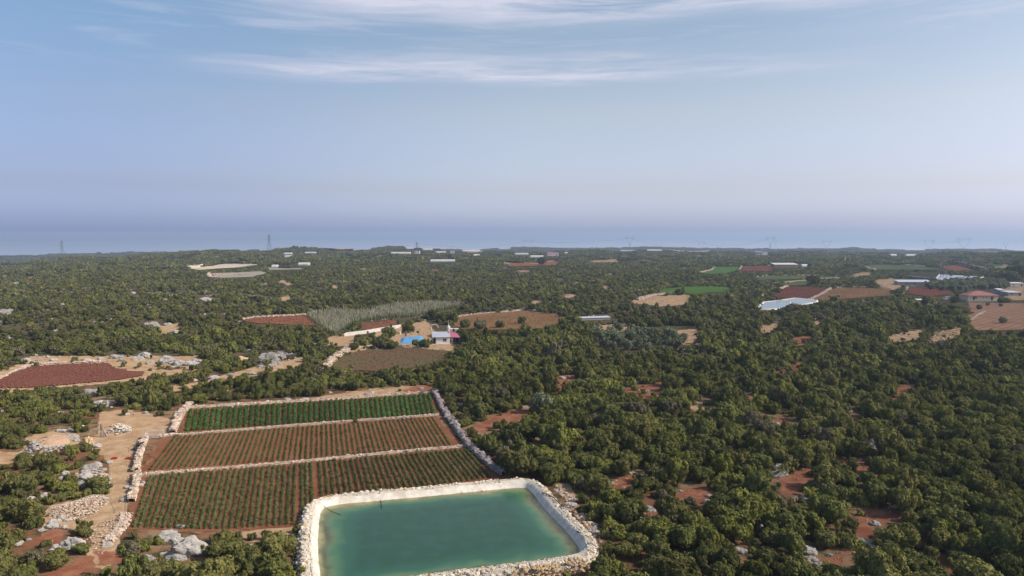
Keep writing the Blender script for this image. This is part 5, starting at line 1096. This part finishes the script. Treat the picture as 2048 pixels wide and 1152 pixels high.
# yellow house with red hip roof
H, s = frame_at(1966, 603, 'yellow_house', 'yellow bungalow under a wide red hip roof beside the olive grove', 'house', None, .0)
Wd = 51 * s; Dp = 10; hw = Wd / 2
b = MB(); b.box(-hw, hw, 0, .25, .8, 3.6); b.box(-hw, hw, Dp - .25, Dp, .8, 3.6); b.box(-hw, -hw + .25, .25, Dp - .25, .8, 3.6); b.box(hw - .25, hw, .25, Dp - .25, .8, 3.6); b.make('wall', M['yellow_wall'], H)
b = MB(); b.box(-hw - 1.2, hw + 1.6, -1.6, Dp, -.3, .8); b.make('terrace', M['grey_wall'], H)
e = .7; V = [(-hw-e,-e,3.5),(hw+e,-e,3.5),(hw+e,Dp+e,3.5),(-hw-e,Dp+e,3.5),(-hw*.15,Dp/2,6.1),(hw*.15,Dp/2,6.1),(-hw-e,-e,3.68),(hw+e,-e,3.68),(hw+e,Dp+e,3.68),(-hw-e,Dp+e,3.68)]
b = MB().add(V, [(3,2,1,0),(0,1,7,6),(1,2,8,7),(2,3,9,8),(3,0,6,9),(6,7,5,4),(7,8,5),(8,9,4,5),(9,6,4)]); b.make('roof', M['red_roof'], H)
for xx_, w_, z0, z1, nmx in ((-hw*.62, .6, .8, 3.0, 'door'), (-hw*.48, .5, 1.7, 2.9, 'window'), (-hw*.02, .35, 2.3, 2.9, 'window'), (hw*.2, .35, 2.3, 2.9, 'window'), (hw*.58, .6, .8, 3.0, 'door')):
    b = MB().box(xx_ - w_, xx_ + w_, -.05, .02, z0, z1); o = b.make(nmx, M['dark' if nmx == 'door' else 'glass'], H); b = MB(); b.box(xx_ - w_ - .1, xx_ - w_, -.08, .02, z0, z1); b.box(xx_ + w_, xx_ + w_ + .1, -.08, .02, z0, z1); b.make('door_frame' if nmx == 'door' else 'window_frame', M['frame'], o)
def shed(px_, py_, wpx, h, dp, wallm, roofm, name, label, cat, rise=.5, rz=0, win=1):
    H, s = frame_at(px_, py_, name, label, cat, None, rz); hw = wpx * s / 2
    b = MB(); b.box(-hw, hw, 0, .2, 0, h); b.box(-hw, hw, dp - .2, dp, 0, h); b.box(-hw, -hw + .2, .2, dp - .2, 0, h); b.box(hw - .2, hw, .2, dp - .2, 0, h); b.make('wall', M[wallm], H)
    b = MB().add([(-hw-.2,-.3,h),(hw+.2,-.3,h),(hw+.2,dp+.3,h+rise),(-hw-.2,dp+.3,h+rise),(-hw-.2,-.3,h+.15),(hw+.2,-.3,h+.15),(hw+.2,dp+.3,h+rise+.15),(-hw-.2,dp+.3,h+rise+.15)], FB6); b.make('roof', M[roofm], H)
    for k in range(win): xk = hw * (-.5 + k * .5); b = MB().box(xk - .4, xk + .4, -.06, .02, h * .4, h * .75); b.make('window', M['glass'], H)
    if win: b = MB().box(hw * .6, hw * .6 + .9, -.06, .02, .0, h * .8); b.make('door', M['dark'], H)
    return H
shed(1930, 601, 14, 3, 5, 'grey_wall', 'white_sheet', 'shed', 'grey shed with a white roof joined to the yellow house', 'shed', .5)
shed(2002, 590, 10, 3.4, 4, 'grey_wall', 'white_sheet', 'shed', 'small dark shed with a white top right of the yellow house', 'shed', .5)
shed(1830, 571, 56, 2.6, 8, 'grey_wall', 'metal_roof', 'barn', 'long low barn with a silver roof behind the maroon plot', 'barn', 1.2, -.08, 2)
shed(1192, 640, 62, 1.0, 3.0, 'grey_wall', 'metal_roof', 'barn', 'long silver roofed shelter half buried in trees', 'barn', .3, .30, 0)
shed(1842, 608, 13, 2.3, 4, 'plaster', 'white_sheet', 'shed', 'tiny white shed among trees in front of the maroon plot', 'shed', .3)
shed(1530, 513, 9, 8.5, 8, 'plaster', 'white_sheet', 'white_building', 'bright white cube building on the far plain', 'building', .2)
shed(1518, 510.5, 13, 8, 12, 'grey_wall', 'metal_roof', 'grey_building', 'grey block joined to the bright white cube building', 'building', .5)
shed(834, 509.5, 10, 6.5, 8, 'plaster', 'concrete', 'white_building', 'white square building under the middle lattice pylon', 'building', .2)
shed(904, 508, 8, 6, 8, 'plaster', 'concrete', 'white_building', 'white square building right of the middle lattice pylon', 'building', .2)
shed(1573, 535, 44, 3.6, 16, 'pale_soil', 'white_sheet', 'packing_shed', 'long pale shed with a flat white roof beyond the red plot', 'shed', 1.5)
shed(497, 496, 6, 6, 8, 'plaster', 'pink_roof', 'farmhouse', 'little pinkish farmhouse on the left skyline', 'house', 2)
shed(1106, 512, 22, 4, 12, 'plaster', 'pink_roof', 'farmhouse', 'long pink roofed farmhouse on the far plain', 'house', 2)
shed(2030, 592, 22, 2.2, 9, 'grey_wall', 'metal_roof', 'shed', 'low silver roof beside the sandy road', 'shed', .4)
shed(2034, 573, 22, 2.4, 5, 'concrete', 'white_sheet', 'shed', 'low pale shed at the end of the olive grove', 'shed', .4)
# greenhouses: arched white tunnels, far away
arc = [(math.cos(a), math.sin(a)) for a in np.linspace(0, math.pi, 9)]
for gx, gy, wpx, wh in GREEN:
    q = g1(gx, gy); d = math.hypot(q.x, q.y); L = wpx / FPX * d; root = empty('greenhouse', q, f"white plastic greenhouse, {wh}", 'greenhouse', 'plastic greenhouses on the far plain', rng.normal(0, .05))
    b = MB(); P_ = [(-4 + (1 - c) * 0 + 0, 0)]; pr = [(4.5 * c, 1.2 + 2.4 * s_) for c, s_ in arc] + [(-4.5, 0), (4.5, 0)]
    V = [(-L / 2, y_ + 4.5, z_) for y_, z_ in pr] + [(L / 2, y_ + 4.5, z_) for y_, z_ in pr]; k = len(pr)
    b.add(V, [(i, (i + 1) % k, k + (i + 1) % k, k + i) for i in range(k)] + [tuple(range(k))[::-1], tuple(range(k, 2 * k))]); b.make('plastic_cover', M['white_sheet'], root)
    b = MB(); b.box(L / 2 + .02, L / 2 + .1, 3, 6, 0, 2.4); b.make('door', M['grey_wall'], root)
# silver van
H, s = frame_at(1893, 600, 'parked_van', 'silver van parked between the maroon plot and the yellow house', 'van', None, 3.25)
b = MB(); b.prism([(-2.4, .4), (2.4, .4), (2.4, 1.0), (1.6, 1.15), (1.0, 1.95), (-2.3, 2.0), (-2.4, 1.1)], -.9, .9); b.make('body', M['van_paint'], H)
for sy_ in (-.93, .93):
    b = MB(); b.box(-2.0, -.9, min(sy_, sy_ * .96), max(sy_, sy_ * .96), 1.2, 1.75); b.box(-.75, .3, min(sy_, sy_ * .96), max(sy_, sy_ * .96), 1.2, 1.75); b.make('side_window', M['glass'], H)
    for xx_ in (-1.5, 1.5):
        b = MB(); b.bar((xx_, sy_ * .8, .38), (xx_, sy_ * 1.02, .38), .38, 12); wv = b.make('wheel', M['rubber'], H)
        b = MB(); b.bar((xx_, sy_ * 1.02, .38), (xx_, sy_ * 1.04, .38), .2, 10); b.make('rim', M['frame'], wv)
b = MB(); b.add([(1.62, -.8, 1.2), (1.62, .8, 1.2), (1.1, .75, 1.85), (1.1, -.75, 1.85)], [(0, 1, 2, 3)]); b.make('windscreen', M['glass'], H)
for sy_ in (-.65, .65): b = MB().box(2.4, 2.44, sy_ - .15, sy_ + .15, .75, .95); b.make('headlight', M['frame'], H)

# ------------------------------------------------------------------ pylons, masts and wires
def pylon(px_, ybase, ytop, style, label, rad=.16, D=None, rz=0.):
    if D is None: q = g1(px_, ybase); 
    else:
        dy = D; dx = (px_ - 1024) / FPX * dy; q = Vector((dx, dy, float(T(dx, dy))))
    d = math.hypot(q.x, q.y); v = (576 - ytop) / FPX; ztop = CAMZ + q.y * math.tan(-PITCH + math.atan(v)) ; h = max(18, ztop - q.z)
    root = empty('pylon', q, label, 'pylon', 'pylons along the skyline', rz); b = MB(); r = rad
    if style == 'lattice':
        w0, w1 = h * .13, h * .025; lv = [0, .22, .42, .58, .72, .84, 1.]
        wf = lambda t: w0 + (w1 - w0) * min(1, t / .72)
        for i in range(len(lv) - 1):
            a, c = lv[i], lv[i + 1]; wa, wc = wf(a), wf(c)
            for sx_, sy_ in ((1, 1), (1, -1), (-1, -1), (-1, 1)):
                b.bar((sx_ * wa, sy_ * wa, a * h), (sx_ * wc, sy_ * wc, c * h), r)
            for (s1, s2), (s3, s4) in (((1, 1), (1, -1)), ((1, -1), (-1, -1)), ((-1, -1), (-1, 1)), ((-1, 1), (1, 1))):
                b.bar((s1 * wa, s2 * wa, a * h), (s3 * wc, s4 * wc, c * h), r * .6); b.bar((s3 * wa, s4 * wa, a * h), (s1 * wc, s2 * wc, c * h), r * .6)
        b.make('tower', M['steel'], root)
        for t, L in ((.72, .17), (.84, .15), (.95, .10)):
            b = MB()
            for sx_ in (-1, 1): b.bar((0, 0, t * h + h * .02), (sx_ * L * h, 0, t * h), r * .9); b.bar((0, 0, t * h - h * .03), (sx_ * L * h, 0, t * h), r * .7)
            b.make('cross_arm', M['steel'], root)
    else:
        w0, hb_ = h * .09, h * .52
        for sx_, sy_ in ((1, 1), (1, -1), (-1, -1), (-1, 1)): b.bar((sx_ * w0, sy_ * w0, 0), (sx_ * h * .02, sy_ * h * .02, hb_), r)
        for i in range(5):
            a, c = i / 5, (i + 1) / 5; wa, wc = w0 + (h * .02 - w0) * a, w0 + (h * .02 - w0) * c
            for sy_ in (-1, 1): b.bar((-wa, sy_ * wa, a * hb_), (wc, sy_ * wc, c * hb_), r * .6); b.bar((wa, sy_ * wa, a * hb_), (-wc, sy_ * wc, c * hb_), r * .6)
        b.make('tower', M['steel'], root)
        b = MB(); a_ = h * .23
        for sx_ in (-1, 1):
            for sy_ in (-.02, .02): b.bar((sx_ * .3, sy_ * h, hb_), (sx_ * a_, sy_ * h, h * .80), r); b.bar((sx_ * a_, sy_ * h, h * .80), (sx_ * a_ * .72, sy_ * h, h * .9), r)
            b.bar((sx_ * a_ * .72, 0, h * .9), (sx_ * a_ * 1.0, 0, h), r)
        b.make('fork', M['steel'], root)
        b = MB(); b.bar((-a_ * 1.35, 0, h * .86), (a_ * 1.35, 0, h * .86), r); b.bar((-a_ * 1.2, 0, h * .9), (a_ * 1.2, 0, h * .9), r * .8)
        for k in range(-5, 5): b.bar((k * a_ * .25, 0, h * .86), ((k + 1) * a_ * .25, 0, h * .9), r * .5)
        b.make('cross_arm', M['steel'], root)
    return q, h
pts = []
P0 = pylon(125, 506, 481, 'lattice', 'faint lattice pylon farthest left before the sea', .22, D=2300)
P1 = pylon(539, 499, 469, 'lattice', 'tall dark lattice pylon left of the thin white mast', .22, D=1850)
P2 = pylon(834, 508, 484, 'lattice', 'lattice pylon above the white square building', .18, D=1500)
hor = [pylon(x_, 506, yt, 'fork', lab, .14, D=D_) for x_, yt, D_, lab in ((1056,476,2100,'horned pylon above the far blue hill'),(1259,471,1850,'horned pylon tallest of the middle row'),(1403,481,2700,'short horned pylon between two taller ones'),(1540,471,1850,'horned pylon above the white cube building'),(1652,478,2300,'horned pylon right of the white cube building'),(1857,476,2200,'horned pylon left of the right hand pair'),(1926,471,1900,'horned pylon, taller of the right hand pair'),(2010,484,3000,'small faint horned pylon farthest right'))]
q, h = pylon(1883, 566, 500, 'lattice', 'slim rusty lattice pylon standing by the lined reservoir', .10)
for qx, yt, D_, lab in ((557, 480, 1850, 'thin white mast right of the tall lattice pylon'), (1551, 481, 1850, 'thin mast right of the pylon over the white cube')):
    dx = (qx - 1024) / FPX * D_; z = float(T(dx, D_)); ztop = CAMZ + D_ * math.tan(-PITCH + math.atan((576 - yt) / FPX)); root = empty('mast', (dx, D_, z), lab, 'mast')
    b = MB(); b.bar((0, 0, 0), (0, 0, max(12, ztop - z)), .45, 6, .3); b.make('pole', M['frame'], root); b = MB(); b.box(-.7, .7, -.7, .7, max(12, ztop - z) - 2.4, max(12, ztop - z) - .6); b.make('antenna_box', M['frame'], root)
def wire(a, b_, label):
    mb = MB(); n_ = 14; prev = None
    for off in (-8, 0, 8):
        prev = None
        for k in range(n_ + 1):
            t = k / n_; p = a.lerp(b_, t); p = p + Vector((off * .3, off, -16 * 4 * t * (1 - t) * (a - b_).length / 900))
            if prev is not None: mb.bar(prev, p, .07, 3)
            prev = p
    o = mb.make('power_line', M['steel']); props(o, label, 'power line')
tops = [Vector((q.x, q.y, q.z + h * .84)) for q, h in hor]
for i, j, lab in ((0, 1, 'sagging wires between the two horned pylons left of centre'), (1, 2, 'sagging wires right of the tallest horned pylon'), (2, 3, 'sagging wires left of the white cube pylon'), (3, 4, 'sagging wires right of the white cube pylon'), (5, 6, 'sagging wires between the right hand pylons')): wire(tops[i], tops[j], lab)
q, h = P2; wire(Vector((q.x, q.y, q.z + h * .9)), tops[0], 'sagging wires from the lattice pylon to the first horned one')

tick('end')
